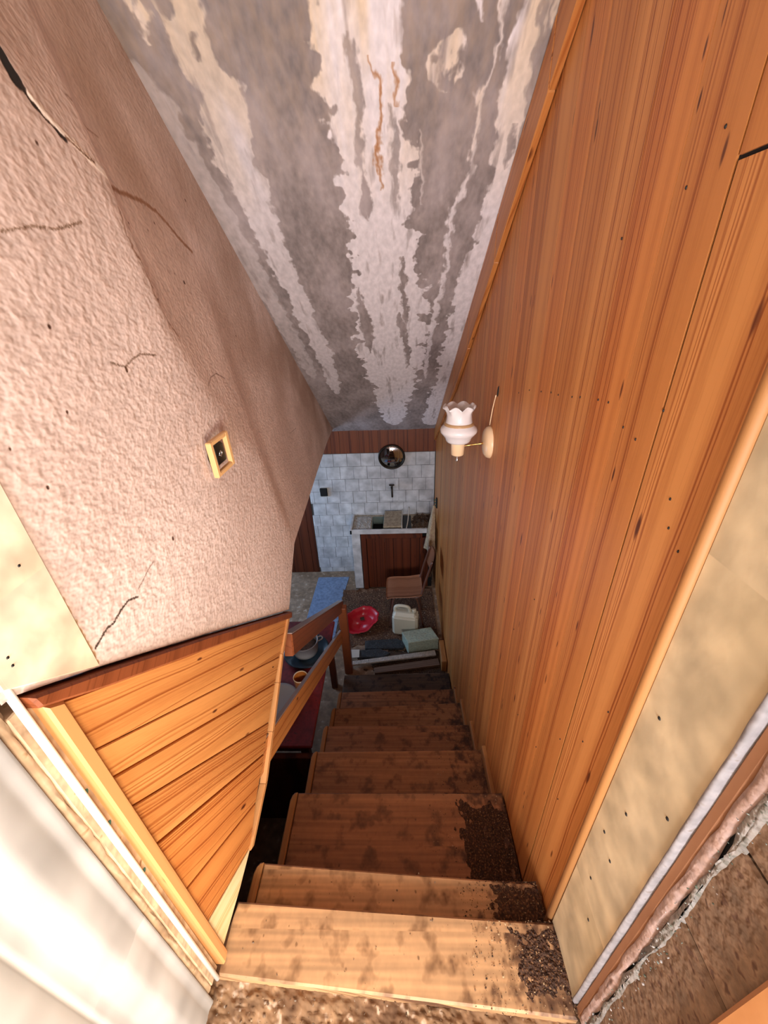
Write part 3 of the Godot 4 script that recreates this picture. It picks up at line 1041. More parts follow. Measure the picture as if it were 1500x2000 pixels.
func build_kitchen_shell():
	var f := structure("floor", "dirty kitchen floor at the foot of the stairs", "floor")
	part("slab", ubox([-5.3, -7.6, -9.95], [1.35, FL, -0.5], 0.0), M.floor, f)
	var w := structure("wall_back", "kitchen end wall with white tiles, pine boards above and dark boards left", "wall")
	part("backing", ubox([-5.3, -7.4, -10.1], [1.35, -1.6, -9.73]), M.grout, w)
	# white wall tiles
	var tl := cbox(Vector3.ZERO, Vector3(0.1485, 0.1485, 0.008), 0.0015)
	var y := -3.47
	var r := 0
	while y > FL + 0.1:
		var x := -2.42 - rng.randf_range(0.0, 0.34)
		var hgt: float = minf(0.36, y - FL)
		while x < 0.98:
			var x0 := maxf(x, -2.42)
			var x1 := minf(x + 0.36, 0.985)
			if x1 - x0 > 0.05:
				var c := W((x0 + x1) / 2, y - hgt / 2, -9.715 + rng.randf_range(-0.003, 0.004))
				if x1 - x0 > 0.355 and hgt > 0.355:
					var t := part("tile", tl, M.tile, w)
					t.position = c
					t.rotation = Vector3(rng.randf_range(-0.012, 0.012), rng.randf_range(-0.012, 0.012), rng.randf_range(-0.006, 0.006))
				else:
					part("tile", cbox(c, Vector3((x1 - x0) * S - 0.0027, hgt * S - 0.0027, 0.008), 0.0015), M.tile, w)
			x += 0.36
		y -= 0.36
		r += 1
	# pine boards over the tiles and dark boards left of them
	var bx := -1.9
	var i := 0
	while bx < 1.0:
		var x1: float = minf(bx + rng.randf_range(0.2, 0.27), 1.03)
		part("plank", prism([W(bx + 0.003, -3.46, -9.7), W(bx + 0.003, -2.2, -9.7), W(x1 - 0.003, -2.2, -9.7), W(x1 - 0.003, -3.46, -9.7)], Vector3(0, 0, -0.014), 0.002, Vector3(7, 0, 0), UP_V, Vector2(rng.randf(), rng.randf())), M.dark_pine, w)
		bx = x1
		i += 1
	bx = -5.0
	while bx < -2.43:
		var x1: float = minf(bx + 0.3, -2.43)
		part("plank", prism([W(bx + 0.004, FL, -9.7), W(bx + 0.004, -2.0, -9.7), W(x1 - 0.004, -2.0, -9.7), W(x1 - 0.004, FL, -9.7)], Vector3(0, 0, -0.014), 0.002, Vector3(6, 0, 0), UP_V, Vector2(rng.randf(), rng.randf())), M.red_wood, w)
		bx = x1
	var l := structure("wall_left", "far kitchen wall with its window, left of the stairs", "wall")
	part("wall_panel", ubox([-5.3, -7.4, -9.95], [-5.0, -1.75, -9.3]), M.plain_plaster, l)
	part("wall_panel", ubox([-5.3, -7.4, -6.7], [-5.0, -1.75, -0.5]), M.plain_plaster, l)
	part("wall_panel", ubox([-5.3, -7.4, -9.3], [-5.0, -5.7, -6.7]), M.plain_plaster, l)
	part("wall_panel", ubox([-5.3, -3.5, -9.3], [-5.0, -1.75, -6.7]), M.plain_plaster, l)
	var win := structure("window_1", "wooden kitchen window frame in the far left wall", "window")
	for q in [[-5.22, -5.7, -9.3, -5.14, -5.6, -6.7], [-5.22, -3.6, -9.3, -5.14, -3.5, -6.7], [-5.22, -5.6, -9.3, -5.14, -3.6, -9.2], [-5.22, -5.6, -6.8, -5.14, -3.6, -6.7], [-5.22, -5.6, -8.05, -5.14, -3.6, -7.95]]:
		part("frame", ubox([q[0], q[1], q[2]], [q[3], q[4], q[5]], 0.004), M.white_paint, win)
	# blue strip and worn rug lie on the floor
	var lino := thing("linoleum_strip", W(-2.0, FL, -8.2), "blue linoleum strip on the kitchen floor by the tiled wall", "flooring")
	part("sheet", prism(xz(FL + 0.012, [[-2.42, -9.42], [-1.5, -9.42], [-1.6, -8.4], [-1.62, -6.4], [-2.46, -6.4]]), Vector3(0, -0.004, 0), 0.001), M.blue_lino, lino)
	var rug := thing("rug", W(-0.4, FL, -7.9), "worn brown rug spread in front of the sink cabinet", "rug")
	var n := noise(91, 1.6, 3)
	var rows := []
	for a in 40:
		var row := []
		for b in 50:
			var s := a / 39.0
			var t := b / 49.0
			var x := lerpf(-1.6 + 0.05 * n.get_noise_1d(s * 9.0), 0.9, t)
			var z := lerpf(-8.78 + 0.1 * n.get_noise_1d(t * 7.0 + 50.0), -6.75 + 0.12 * n.get_noise_1d(t * 6.0), s)
			var edge := 0.05 if a == 0 else 0.0
			row.append(W(x, FL + 0.014 + 0.008 * n.get_noise_2d(x * 2.0, z * 2.0) + edge, z))
		rows.append(row)
	part("pile", sheet(rows, [], false, null, true), M.rug, rug)


# ------------------------------------------------------------------ stairs
# level, far edge at left and right, left end, right end, near edge
const TREADS := [
	[-3.73, -1.137, -1.05, -1.2, 1.0, -0.7],
	[-3.88, -1.41, -1.305, -1.183, 0.965, -0.95],
	[-4.42, -2.181, -2.188, -1.154, 0.985, -1.2],
	[-4.94, -2.905, -2.931, -1.139, 0.985, -2.0],
	[-5.45, -3.575, -3.595, -1.157, 0.97, -2.72],
	[-5.96, -4.224, -4.32, -1.178, 0.985, -3.4],
	[-6.47, -4.913, -4.975, -1.2, 0.985, -4.05],
	[-6.9, -5.65, -5.69, -1.2, 0.985, -4.75]]


func build_stairs():
	var o := thing("staircase", W(-0.1, FL, -3.4), "steep worn wooden staircase with scuffed brown treads leading down to the kitchen", "staircase")
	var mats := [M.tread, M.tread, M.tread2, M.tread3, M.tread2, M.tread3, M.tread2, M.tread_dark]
	for i in 8:
		var t: Array = TREADS[i]
		var x0: float = t[3]
		var xs := x0 + 0.062
		var poly: Array
		var uu := Vector3(1.0 / 0.97, 0, 0)
		var vv := Vector3(0, 0, 1.0 / 0.42)
		var off := Vector2(0.52, 0.37 * i)
		if i == 0:
			poly = xz(t[0], [[-1.2, t[1]], [0.985, t[2]], [0.985, -0.645], [-1.26, -0.79]])
		elif i == 7:
			poly = xz(t[0], [[x0, t[1]], [t[4], t[2]], [t[4], t[5]], [x0, t[5]]])
		else:
			poly = xz(t[0], [[xs + 0.004, t[1]], [t[4], t[2]], [t[4], t[5]], [xs + 0.004, t[5]]])
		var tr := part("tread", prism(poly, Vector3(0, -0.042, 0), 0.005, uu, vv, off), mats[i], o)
		if i > 0 and i < 7:
			var zf: float = t[1]
			part("edge_strip", prism(xz(t[0] + 0.006, [[x0, zf + 0.07], [x0 + 0.012, zf + 0.025], [x0 + 0.035, zf], [xs, zf - 0.004], [xs, t[5]], [x0, t[5]]]), Vector3(0, -0.046, 0), 0.004, Vector3(8, 0, 0), Vector3(0, 0, 1.2), Vector2(0.2 * i, 0.3 * i)), M.strip, tr)
		if i > 0:
			var nx: float = TREADS[i + 1][0] if i < 7 else FL
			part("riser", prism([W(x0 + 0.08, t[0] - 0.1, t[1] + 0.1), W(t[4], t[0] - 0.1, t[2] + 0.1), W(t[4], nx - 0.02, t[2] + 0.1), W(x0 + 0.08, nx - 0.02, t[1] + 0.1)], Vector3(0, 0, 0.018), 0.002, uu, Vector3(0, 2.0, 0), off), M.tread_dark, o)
		if i in [3, 4, 5, 6]:
			part("skirting", prism([W(0.955, t[0] + 0.13, t[5] + 0.05), W(0.955, t[0] + 0.13, t[2] + 0.03), W(0.955, t[0], t[2] + 0.0), W(0.955, t[0], t[5] + 0.05)], Vector3(0.018, 0, 0), 0.003, Vector3(0, 5, 0), Vector3(0, 0, 1.5)), M.strip, o)
	for x in [-1.06, 0.93]:
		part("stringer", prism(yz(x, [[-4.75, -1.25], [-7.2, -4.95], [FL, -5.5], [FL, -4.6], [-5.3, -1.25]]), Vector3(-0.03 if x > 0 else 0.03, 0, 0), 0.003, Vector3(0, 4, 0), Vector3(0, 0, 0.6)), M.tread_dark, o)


func build_railing():
	var o := thing("stair_railing", W(-1.15, FL, -6.02), "brown wooden stair railing with square post, handrail and lower board", "railing")
	part("post", ubox([-1.25, FL, -6.1], [-1.08, -5.36, -5.95], 0.006, 2.0), M.brown_rail, o)
	var uu := Vector3(0, 0.83, -0.56) * 6.0
	var vv := Vector3(0, -0.56, -0.83) * 0.8
	part("handrail", prism(yz(-1.16, [[-3.09, -3.06], [-5.36, -6.2], [-5.60, -6.13], [-3.36, -3.0]]), Vector3(-0.042, 0, 0), 0.006, uu, vv), M.brown_rail, o)
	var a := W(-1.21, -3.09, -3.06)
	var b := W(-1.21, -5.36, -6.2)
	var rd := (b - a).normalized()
	part("sheen_top", cbox((a + b) * 0.5 + Vector3(0, 0.002, 0), Vector3(0.044, 0.004, a.distance_to(b) - 0.002), 0.0015, Basis(Vector3(1, 0, 0), Vector3(1, 0, 0).cross(rd) * -1.0, -rd)), M.worn, o)  # pale strip paints the skylight sheen on the handrail
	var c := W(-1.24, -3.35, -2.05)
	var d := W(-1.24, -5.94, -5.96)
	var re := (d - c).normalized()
	part("sheen_top", cbox((c + d) * 0.5 + Vector3(0, 0.002, 0), Vector3(0.022, 0.004, c.distance_to(d) - 0.002), 0.0015, Basis(Vector3(1, 0, 0), Vector3(1, 0, 0).cross(re) * -1.0, -re)), M.worn, o)  # same painted sheen along the lower board
	part("lower_board", prism(yz(-1.215, [[-3.35, -2.05], [-5.94, -5.96], [-6.26, -5.93], [-3.5, -1.8]]), Vector3(-0.02, 0, 0), 0.004, uu, vv), pine_at(7), o)


func mound(called: String, label: String, cat: String, x0: float, x1: float, z0: float, z1: float, y: float, hgt: float, s: int, m: Material, lean := 0.0):
	var n := noise(s, 2.2, 4)
	var n2 := noise(s + 1, 11.0, 3)
	var rows := []
	for i in 40:
		var t := i / 39.0
		var row := []
		for j in 40:
			var u := j / 39.0
			var edge: float = minf(minf(u * 3.0, 1.0 + lean), minf(t, 1.0 - t) * 5.0)
			var hh := hgt * (clampf(edge, 0, 1) * 0.9 - 0.28 + 0.55 * n.get_noise_2d(u * 1.4, t * 1.4) + 0.3 * n2.get_noise_2d(u * 0.8, t * 0.8))
			row.append(W(lerpf(x0, x1, u), y + hh, lerpf(z0, z1, t)))
		rows.append(row)
	var o := part(called, sheet(rows, [], false, null, true), m, null, true)
	tag(o, label, cat, "", "stuff")


func chips(called: String, label: String, count: int, areas: Array, colors: Array, size0: float, size1: float, s: int):
	var r := RandomNumberGenerator.new()
	r.seed = s
	var mm := MultiMesh.new()
	mm.transform_format = MultiMesh.TRANSFORM_3D
	mm.use_colors = true
	mm.mesh = cbox(Vector3.ZERO, Vector3(1.0, 0.35, 0.6), 0.14, Basis(), 1.0, null, 0.7)
	mm.instance_count = count
	for i in count:
		var a: Array = areas[r.randi() % areas.size()]
		var x := 0.0
		var z := 0.0
		if a[5] > 0:
			x = lerpf(a[1], a[0], pow(r.randf(), a[5]))
		else:
			x = lerpf(a[0], a[1], r.randf())
		z = lerpf(a[2], a[3], r.randf())
		var sz := lerpf(size0, size1, pow(r.randf(), 3.0))
		var b := Basis.from_euler(Vector3(r.randf_range(-0.5, 0.5), r.randf() * TAU, r.randf_range(-0.5, 0.5))).scaled_local(Vector3(sz, sz * r.randf_range(0.5, 1.2), sz * r.randf_range(0.5, 1.6)))
		mm.set_instance_transform(i, Transform3D(b, W(x, a[4] if a[4] > -50.0 else r.randf_range(-3.8, -0.6), z)))
		mm.set_instance_color(i, colors[r.randi() % colors.size()] * r.randf_range(0.7, 1.2))
	var o := MultiMeshInstance3D.new()
	o.name = numbered(called)
	o.multimesh = mm
	o.material_override = M.chip
	add_child(o)
	tag(o, label, "debris", "", "stuff")


func build_debris():
	mound("dirt_pile", "dark brown dirt heaped on the right end of the top tread", "dirt", 0.62, 1.0, -1.06, -0.68, -3.737, 0.02, 201, M.dirt)
	mound("dirt_pile", "dark brown dirt on the right end of the second tread", "dirt", 0.55, 0.97, -1.32, -1.05, -3.886, 0.025, 203, M.dirt)
	mound("dirt_pile", "wide patch of dark dirt on the right of the shaded third tread", "dirt", 0.4, 0.985, -2.19, -1.3, -4.428, 0.024, 205, M.dirt)
	var br := [Color(0.09, 0.045, 0.022), Color(0.16, 0.085, 0.04), Color(0.28, 0.16, 0.08), Color(0.05, 0.027, 0.014), Color(0.4, 0.27, 0.15)]
	chips("dirt_crumbs", "brown crumbs and grit scattered over the right ends of the treads", 4200, [[0.4, 1.0, -1.06, -0.66, -3.722, 1.6], [0.4, 0.98, -1.31, -1.08, -3.872, 1.6], [0.25, 0.98, -2.18, -1.35, -4.412, 1.5], [0.4, 0.98, -2.9, -2.2, -4.932, 2.0], [0.5, 0.96, -3.58, -2.95, -5.442, 2.0], [-1.1, 0.95, -6.5, -5.9, -7.16, 0.0]], br, 0.0014, 0.0055, 71)
	chips("lime_crumbs", "white and greenish lime crumbs along the torn plaster edge on the right", 220, [[1.0, 0.985, -0.625, -0.585, -99.0, 0.0], [0.995, 0.985, -0.6, -0.54, -99.0, 0.0]], [Color(0.45, 0.44, 0.4), Color(0.3, 0.34, 0.28), Color(0.55, 0.52, 0.48), Color(0.14, 0.17, 0.12)], 0.002, 0.0045, 75)
	var pale := [Color(0.2, 0.13, 0.08), Color(0.13, 0.08, 0.045), Color(0.24, 0.18, 0.13), Color(0.12, 0.07, 0.04), Color(0.3, 0.21, 0.12), Color(0.12, 0.07, 0.04)]
	chips("plaster_crumbs", "pale plaster and earth crumbs littering the landing floor", 500, [[-1.24, 1.0, -0.72, -0.4, -3.80, 0.0]], pale, 0.002, 0.009, 72)
	chips("wood_flakes", "small pale flakes scattered on the two topmost treads", 70, [[-1.15, 0.8, -1.08, -0.72, -3.727, 0.0], [-1.1, 0.8, -1.36, -1.15, -3.877, 0.0]], pale, 0.0015, 0.006, 73)
	chips("floor_litter", "grit and litter strewn over the kitchen floor", 420, [[-2.9, 0.9, -9.3, -6.0, FL + 0.03, 0.0], [-1.5, 0.9, -6.7, -5.8, FL + 0.02, 0.0]], [Color(0.2, 0.15, 0.1), Color(0.35, 0.3, 0.25), Color(0.1, 0.07, 0.05), Color(0.5, 0.45, 0.4)], 0.003, 0.012, 74)


# ------------------------------------------------------------------ fittings
func build_wall_lamp():
	var at := W(1.0, -1.385, -4.12)
	var o := thing("wall_lamp", at, "white milk glass wall lamp with scalloped shade on the right wall", "lamp")
	var side := Basis(Vector3(0, 1, 0), Vector3(-1, 0, 0), Vector3(0, 0, 1))
	part("back_plate", lathe(at + Vector3(-0.001, 0, 0), [[0.0, 0.03], [0.03, 0.029], [0.055, 0.024], [0.068, 0.014], [0.072, 0.004], [0.073, -0.002], [0.0, -0.002]], 40, side), M.lamp_cream, o)
	var a := W(0.66, -1.43, -4.12)
	part("arm", tube([at + Vector3(-0.026, -0.004, 0), at + Vector3(-0.04, -0.006, 0), W(0.8, -1.41, -4.12), a], [0.007, 0.004, 0.004, 0.004], 10), M.brass, o)
	part("socket", lathe(W(0.66, -1.52, -4.12), [[0.0, 0.0], [0.026, 0.001], [0.029, 0.004], [0.032, 0.06], [0.033, 0.064], [0.0, 0.066]], 28), M.lamp_cream, o)
	part("pull_knob", lathe(W(0.66, -1.6, -4.12), [[0.0, 0.0], [0.005, 0.002], [0.007, 0.007], [0.004, 0.014], [0.003, 0.034], [0.0, 0.034]], 14), M.steel, o)
	var outer := [[0.03, 0.0], [0.05, 0.001], [0.055, 0.008], [0.06, 0.022], [0.072, 0.036], [0.081, 0.047], [0.082, 0.056], [0.078, 0.066], [0.066, 0.077], [0.06, 0.086], [0.056, 0.1], [0.0545, 0.118], [0.056, 0.134], [0.062, 0.15], [0.0705, 0.16]]
	var prof := outer.duplicate()
	for i in outer.size():
		var q: Array = outer[outer.size() - 1 - i]
		prof.append([maxf(0.012, q[0] - 0.004), q[1] + (0.003 if q[1] < 0.01 else 0.0)])
	part("shade", lathe(W(0.66, -1.37, -4.12), prof, 64, Basis(), null, 0.04, 8, 0.122), M.milk_glass, o)
	part("shade_band", lathe(W(0.66, -1.37, -4.12), [[0.058, 0.078], [0.0668, 0.079], [0.0635, 0.084], [0.0608, 0.09], [0.052, 0.091]], 48), M.lamp_band, o)
	part("bulb", lathe(W(0.66, -1.36, -4.12), [[0.0, 0.0], [0.014, 0.0], [0.014, 0.03], [0.026, 0.06], [0.028, 0.08], [0.02, 0.1], [0.0, 0.108]], 20), M.milk_glass, o)
	part("cord", tube(curve([W(0.985, -0.86, -3.98), W(0.985, -1.0, -4.06), W(0.985, -1.2, -4.13)], 4), 0.0025, 6), M.lamp_cream, o)
	part("cable_hole", lathe(W(0.997, -0.82, -3.96), [[0.0, 0.003], [0.009, 0.0025], [0.012, 0.0], [0.0, -0.002]], 16, Basis(Vector3(0, 1.9, 0.2), Vector3(-1, 0, 0), Vector3(0, 0, 0.8))), M.black, o)


func build_switch_box():
	var at := W(-1.2, -0.845, -2.42)
	var o := thing("socket_frame", at, "broken yellowed socket frame hanging open on the pink wall", "socket")
	var turn := Basis.from_euler(Vector3(0.05, -0.1, 0.0))
	var c := at + Vector3(0.022, 0, 0)
	var st := SurfaceTool.new()
	st.begin(Mesh.PRIMITIVE_TRIANGLES)
	for q in [[0, 0, 0.043, 0.016, 0.1, 0.014], [0, 0, -0.043, 0.014, 0.1, 0.016], [0, 0.044, 0, 0.014, 0.013, 0.075], [0, -0.044, 0, 0.014, 0.013, 0.075]]:
		cbox(c + turn * Vector3(q[0], q[1], q[2]), Vector3(q[3], q[4], q[5]), 0.0025, turn, 1.0, st)
	part("frame", st.commit(), M.yellow_plastic, o)
	part("insert", cbox(c + turn * Vector3(-0.014, -0.002, -0.006), Vector3(0.02, 0.055, 0.052), 0.004, turn), M.black, o)
	part("terminal", tube([c + turn * Vector3(0.0, 0.004, 0.008), c + turn * Vector3(0.002, 0.01, 0.0), c + turn * Vector3(0.0, 0.002, -0.008), c + turn * Vector3(-0.001, -0.006, 0.0), c + turn * Vector3(0.0, 0.002, 0.008)], 0.0018, 8), M.steel, o)
	part("box", lathe(at + Vector3(-0.004, 0, 0), [[0.0, 0.006], [0.026, 0.006], [0.034, 0.004], [0.036, 0.0]], 24, Basis(Vector3(0, 1, 0), Vector3(1, 0, 0), Vector3(0, 0, -1))), M.black, o)
	part("wire", tube(curve([at + Vector3(0.002, 0.01, 0.01), at + Vector3(0.014, 0.016, 0.028), at + Vector3(0.016, -0.008, 0.034), at + Vector3(0.008, -0.02, 0.02)], 4), 0.002, 6), M.black, o)


func build_sink_unit():
	var o := thing("sink_unit", W(-0.2, FL, -9.2), "tiled sink unit with a wooden plank door under the mirror", "sink cabinet")
	part("body", ubox([-1.2, FL, -9.7], [0.9, -5.5, -8.95], 0.0), M.dark, o)
	# worktop in pieces round the basin
	var t := part("worktop", ubox([-1.26, -5.36, -9.7], [-0.7, -5.29, -8.85], 0.003), M.worktop, o)
	part("worktop", ubox([-0.4, -5.36, -9.7], [0.95, -5.29, -8.85], 0.003), M.worktop, o)
	part("worktop", ubox([-0.71, -5.36, -9.7], [-0.39, -5.29, -9.55], 0.003), M.worktop, o)
	part("rim", ubox([-1.28, -5.38, -8.86], [0.74, -5.25, -8.8], 0.004), M.tile, t)
	part("rim", ubox([-1.28, -5.38, -9.68], [-1.22, -5.24, -8.8], 0.004), M.tile, t)
	var b := part("basin", ubox([-0.7, -5.72, -9.56], [-0.4, -5.66, -8.94], 0.003), M.basin_green, o)
	part("basin_side", ubox([-0.715, -5.72, -9.56], [-0.695, -5.28, -8.94], 0.001), M.basin_green, b)
	part("basin_side", ubox([-0.405, -5.72, -9.56], [-0.385, -5.28, -8.94], 0.001), M.basin_green, b)
	part("basin_side", ubox([-0.7, -5.72, -9.57], [-0.4, -5.28, -9.54], 0.001), M.basin_green, b)
	part("pillar", ubox([-1.25, FL, -9.65], [-1.02, -5.38, -8.86], 0.002), M.grout, o)
	for i in 5:
		part("tile", cbox(W(-1.135, -5.56 - 0.36 * i, -8.845 + rng.randf_range(-0.004, 0.004)), Vector3(0.094, 0.149, 0.008), 0.0015, Basis.from_euler(Vector3(0, 0, rng.randf_range(-0.02, 0.02)))), M.tile, o)
	# plank door
	var dr := part("door_frame", ubox([-1.0, FL + 0.02, -8.92], [-0.87, -5.39, -8.82], 0.003, 2.0), M.red_wood, o)
	part("frame_rail", ubox([-0.87, -5.53, -8.9], [0.62, -5.39, -8.82], 0.003, 2.0), M.red_wood, dr)
	part("frame_rail", ubox([0.56, FL + 0.02, -8.9], [0.72, -5.53, -8.82], 0.003, 2.0), M.red_wood, dr)
	var x := -0.86
	var i := 0
	while x < 0.55:
		part("plank", prism([W(x + 0.003, FL + 0.05, -8.875), W(x + 0.003, -5.56, -8.875), W(x + 0.232, -5.56, -8.875), W(x + 0.232, FL + 0.05, -8.875)], Vector3(0, 0, -0.014), 0.002, Vector3(9, 0, 0), UP_V, Vector2(0.3 * i, 0.2 * i)), M.red_wood, dr)
		x += 0.235
		i += 1
	var tr := thing("draining_tray", W(-0.15, -5.29, -9.2), "tan square tray lying over the sink beside the basin", "tray")
	part("panel", prism([W(-0.40, -5.2, -8.9), W(-0.37, -5.12, -9.6), W(0.1, -5.12, -9.6), W(0.07, -5.2, -8.9)], Vector3(0, -0.02, 0), 0.004, Vector3(2, 0, 0), Vector3(0, 0, 2)), M.worktop, tr)
	part("edge", prism([W(0.075, -5.17, -8.88), W(0.105, -5.09, -9.6), W(0.125, -5.09, -9.6), W(0.095, -5.17, -8.88)], Vector3(0, -0.045, 0), 0.002), M.paper, tr)
	var rod := thing("white_rod", W(0.24, -5.29, -9.0), "thin white strip leaning between the tray and the rubbish on the sink", "strip")
	part("strip", tube(curve([W(0.2, -5.27, -8.87), W(0.255, -5.2, -9.2), W(0.3, -5.02, -9.6)], 4), 0.006, 8), M.paper, rod)
	var dk := thing("sink_gap_shade", W(0.16, -5.29, -9.2), "black slab painting the shade in the gap between the tray and the rubbish on the sink", "gap_shade")  # black slab on the worktop painting the dark of a gap
	part("gap_shade", ubox([0.11, -5.286, -9.6], [0.34, -5.275, -8.9], 0.001), M.black, dk)
	mound("rubbish_heap", "brown rubbish heaped on the right end of the sink top", "rubbish", 0.34, 0.93, -9.62, -8.9, -5.28, 0.13, 301, M.soil)
	mound("grit", "pale grit lying on the left end of the sink top", "dirt", -1.2, -0.74, -9.62, -8.9, -5.285, 0.03, 303, M.plaster_white)


func build_back_wall_fittings():
	var at := W(-0.14, -3.57, -9.66)
	var o := thing("round_mirror", at, "small round mirror in a dark frame above the tiles", "mirror")
	var face := Basis(Vector3(1, 0, 0), Vector3(0, -0.12, 0.99).normalized(), Vector3(0, -0.99, -0.12).normalized())
	var prof := []
	for i in 13:
		var a := TAU * i / 12
		prof.append([0.138 + 0.0095 * cos(a), 0.012 + 0.011 * sin(a)])
	part("frame", lathe(at, prof, 48, face), M.dark_metal, o)
	part("glass", lathe(at, [[0.0, 0.012], [0.131, 0.012], [0.134, 0.009], [0.134, 0.0], [0.0, 0.0]], 48, face), M.mirror, o)
	var tp := W(-0.16, -4.45, -9.7)
	var t := thing("tap", tp, "dark old tap on the tiled wall below the mirror", "tap")
	part("spout", tube(curve([tp + Vector3(0, 0.01, 0), tp + Vector3(0, 0.012, 0.045), tp + Vector3(0.002, -0.005, 0.075), tp + Vector3(0.004, -0.085, 0.085)], 4), [0.014, 0.014, 0.013, 0.013, 0.013, 0.012, 0.012, 0.012, 0.011, 0.011, 0.011, 0.011, 0.011], 12), M.dark_metal, t)
	part("handle", cbox(tp + Vector3(0.0, 0.045, 0.045), Vector3(0.06, 0.016, 0.016), 0.005), M.dark_metal, t)
	part("stem", tube([tp + Vector3(0, 0.01, 0.045), tp + Vector3(0, 0.045, 0.045)], 0.009, 10), M.dark_metal, t)
	var sp := W(-2.01, -4.535, -9.69)
	var s := thing("wall_socket", sp, "black wall socket with a pale rim on the tiled wall", "socket")
	part("plate", cbox(sp + Vector3(0.006, -0.006, 0.004), Vector3(0.092, 0.112, 0.012), 0.003), M.paper, s)
	part("face", cbox(sp + Vector3(0, 0.0, 0.016), Vector3(0.084, 0.1, 0.022), 0.006), M.black, s)


func build_chair_and_towel():
	var o := thing("kitchen_chair", W(0.12, FL, -7.66), "plywood and steel tube kitchen chair turned sideways against the right wall", "chair")
	var n := 14
	var rows := []
	var under := []
	for i in n + 1:
		var t := float(i) / n
		var row := []
		var un := []
		for j in 13:
			var u := j / 12.0
			var inset := 0.03 * pow(absf(u * 2 - 1), 6)
			var x := lerpf(-0.34 + inset, 0.54 - inset, t)
			var z := lerpf(-8.06, -7.27, u)
			var y := -6.16 - 0.05 * sin(t * PI) - 0.09 * pow(1 - t, 6) + 0.02 * pow(absf(u * 2 - 1), 2)
			row.append(W(x, y, z))
			un.append(W(x, y - 0.035, z))
		rows.append(row)
		under.append(un)
	var st := smooth_tool()
	sheet(rows, [], false, st, false)
	sheet(under, [], false, st, true)
	var ring_a := []
	var ring_b := []
	for j in 13:
		ring_a.append(rows[0][j]); ring_b.append(under[0][j])
	for i in range(1, n + 1):
		ring_a.append(rows[i][12]); ring_b.append(under[i][12])
	for j in range(11, -1, -1):
		ring_a.append(rows[n][j]); ring_b.append(under[n][j])
	for i in range(n - 1, 0, -1):
		ring_a.append(rows[i][0]); ring_b.append(under[i][0])
	sheet([ring_a, ring_b], [], true, st)
	part("seat", commit_smooth(st), M.seat_wood, o)
	var bk := []
	var bb := []
	for i in 9:
		var t := i / 8.0
		var row := []
		var rb := []
		for j in 13:
			var u := j / 12.0
			var z := lerpf(-8.02, -7.31, u)
			var c := 0.06 * (1.0 - pow(u * 2 - 1, 2))
			var trim := 0.06 * pow(absf(u * 2 - 1), 4)
			row.append(W(0.66 + 0.1 * t + c, lerpf(-5.72 + trim, -5.2 - trim, t), z))
			rb.append(W(0.69 + 0.1 * t + c, lerpf(-5.72 + trim, -5.2 - trim, t), z))
		bk.append(row)
		bb.append(rb)
	var st2 := smooth_tool()
	sheet(bk, [], false, st2)
	sheet(bb, [], false, st2, true)
	part("backrest", commit_smooth(st2), M.seat_wood, o)
	for z in [-7.34, -7.98]:
		part("leg", tube(curve([W(-0.26, FL + 0.025, z), W(-0.2, -6.6, z), W(-0.12, -6.27, z), W(0.15, -6.24, z), W(0.36, -6.27, z), W(0.46, -6.6, z), W(0.56, FL + 0.025, z)], 5), 0.011, 10), M.tube_paint, o)
		part("back_upright", tube(curve([W(0.2, -6.25, z), W(0.44, -6.27, z), W(0.53, -6.12, z), W(0.6, -5.8, z), W(0.75, -5.25, z)], 5), 0.011, 10), M.tube_paint, o)
	var hk := W(0.975, -4.6, -9.0)
	var h := thing("hook_rail", hk, "dark green hook rail at the far end of the right wall", "hooks")
	part("rail", cbox(hk + Vector3(0.005, 0, 0), Vector3(0.02, 0.11, 0.05), 0.004), M.black, h)
	for i in 3:
		part("hook", lathe(hk + Vector3(-0.012, 0.036 - 0.034 * i, 0.012), [[0.0, 0.0], [0.007, 0.002], [0.008, 0.008], [0.0, 0.013]], 10), M.copper_green, h)
	var tw := thing("towel", W(0.82, -5.84, -8.7), "limp pale towel hanging in the corner above the chair", "towel")
	var nn := noise(111, 1.2, 2)
	var tr := []
	for i in 30:
		var t := i / 29.0
		var row := []
		for j in 36:
			var a := TAU * j / 36
			var rx := lerpf(0.022, 0.125, pow(t, 0.7))
			var rz := lerpf(0.03, 0.15, pow(t, 0.7))
			var fold := 1.0 + 0.28 * sin(a * 4.0 + 2.0 * nn.get_noise_1d(t * 2.0)) * t
			row.append(W(lerpf(0.885, 0.8, t) + rx * fold * cos(a), -4.5 - 1.34 * t - 0.08 * cos(a) * t, -8.68 + 0.8 * rz * fold * sin(a)))
		tr.append(row)
	part("cloth", sheet(tr, [], true), M.cloth, tw)


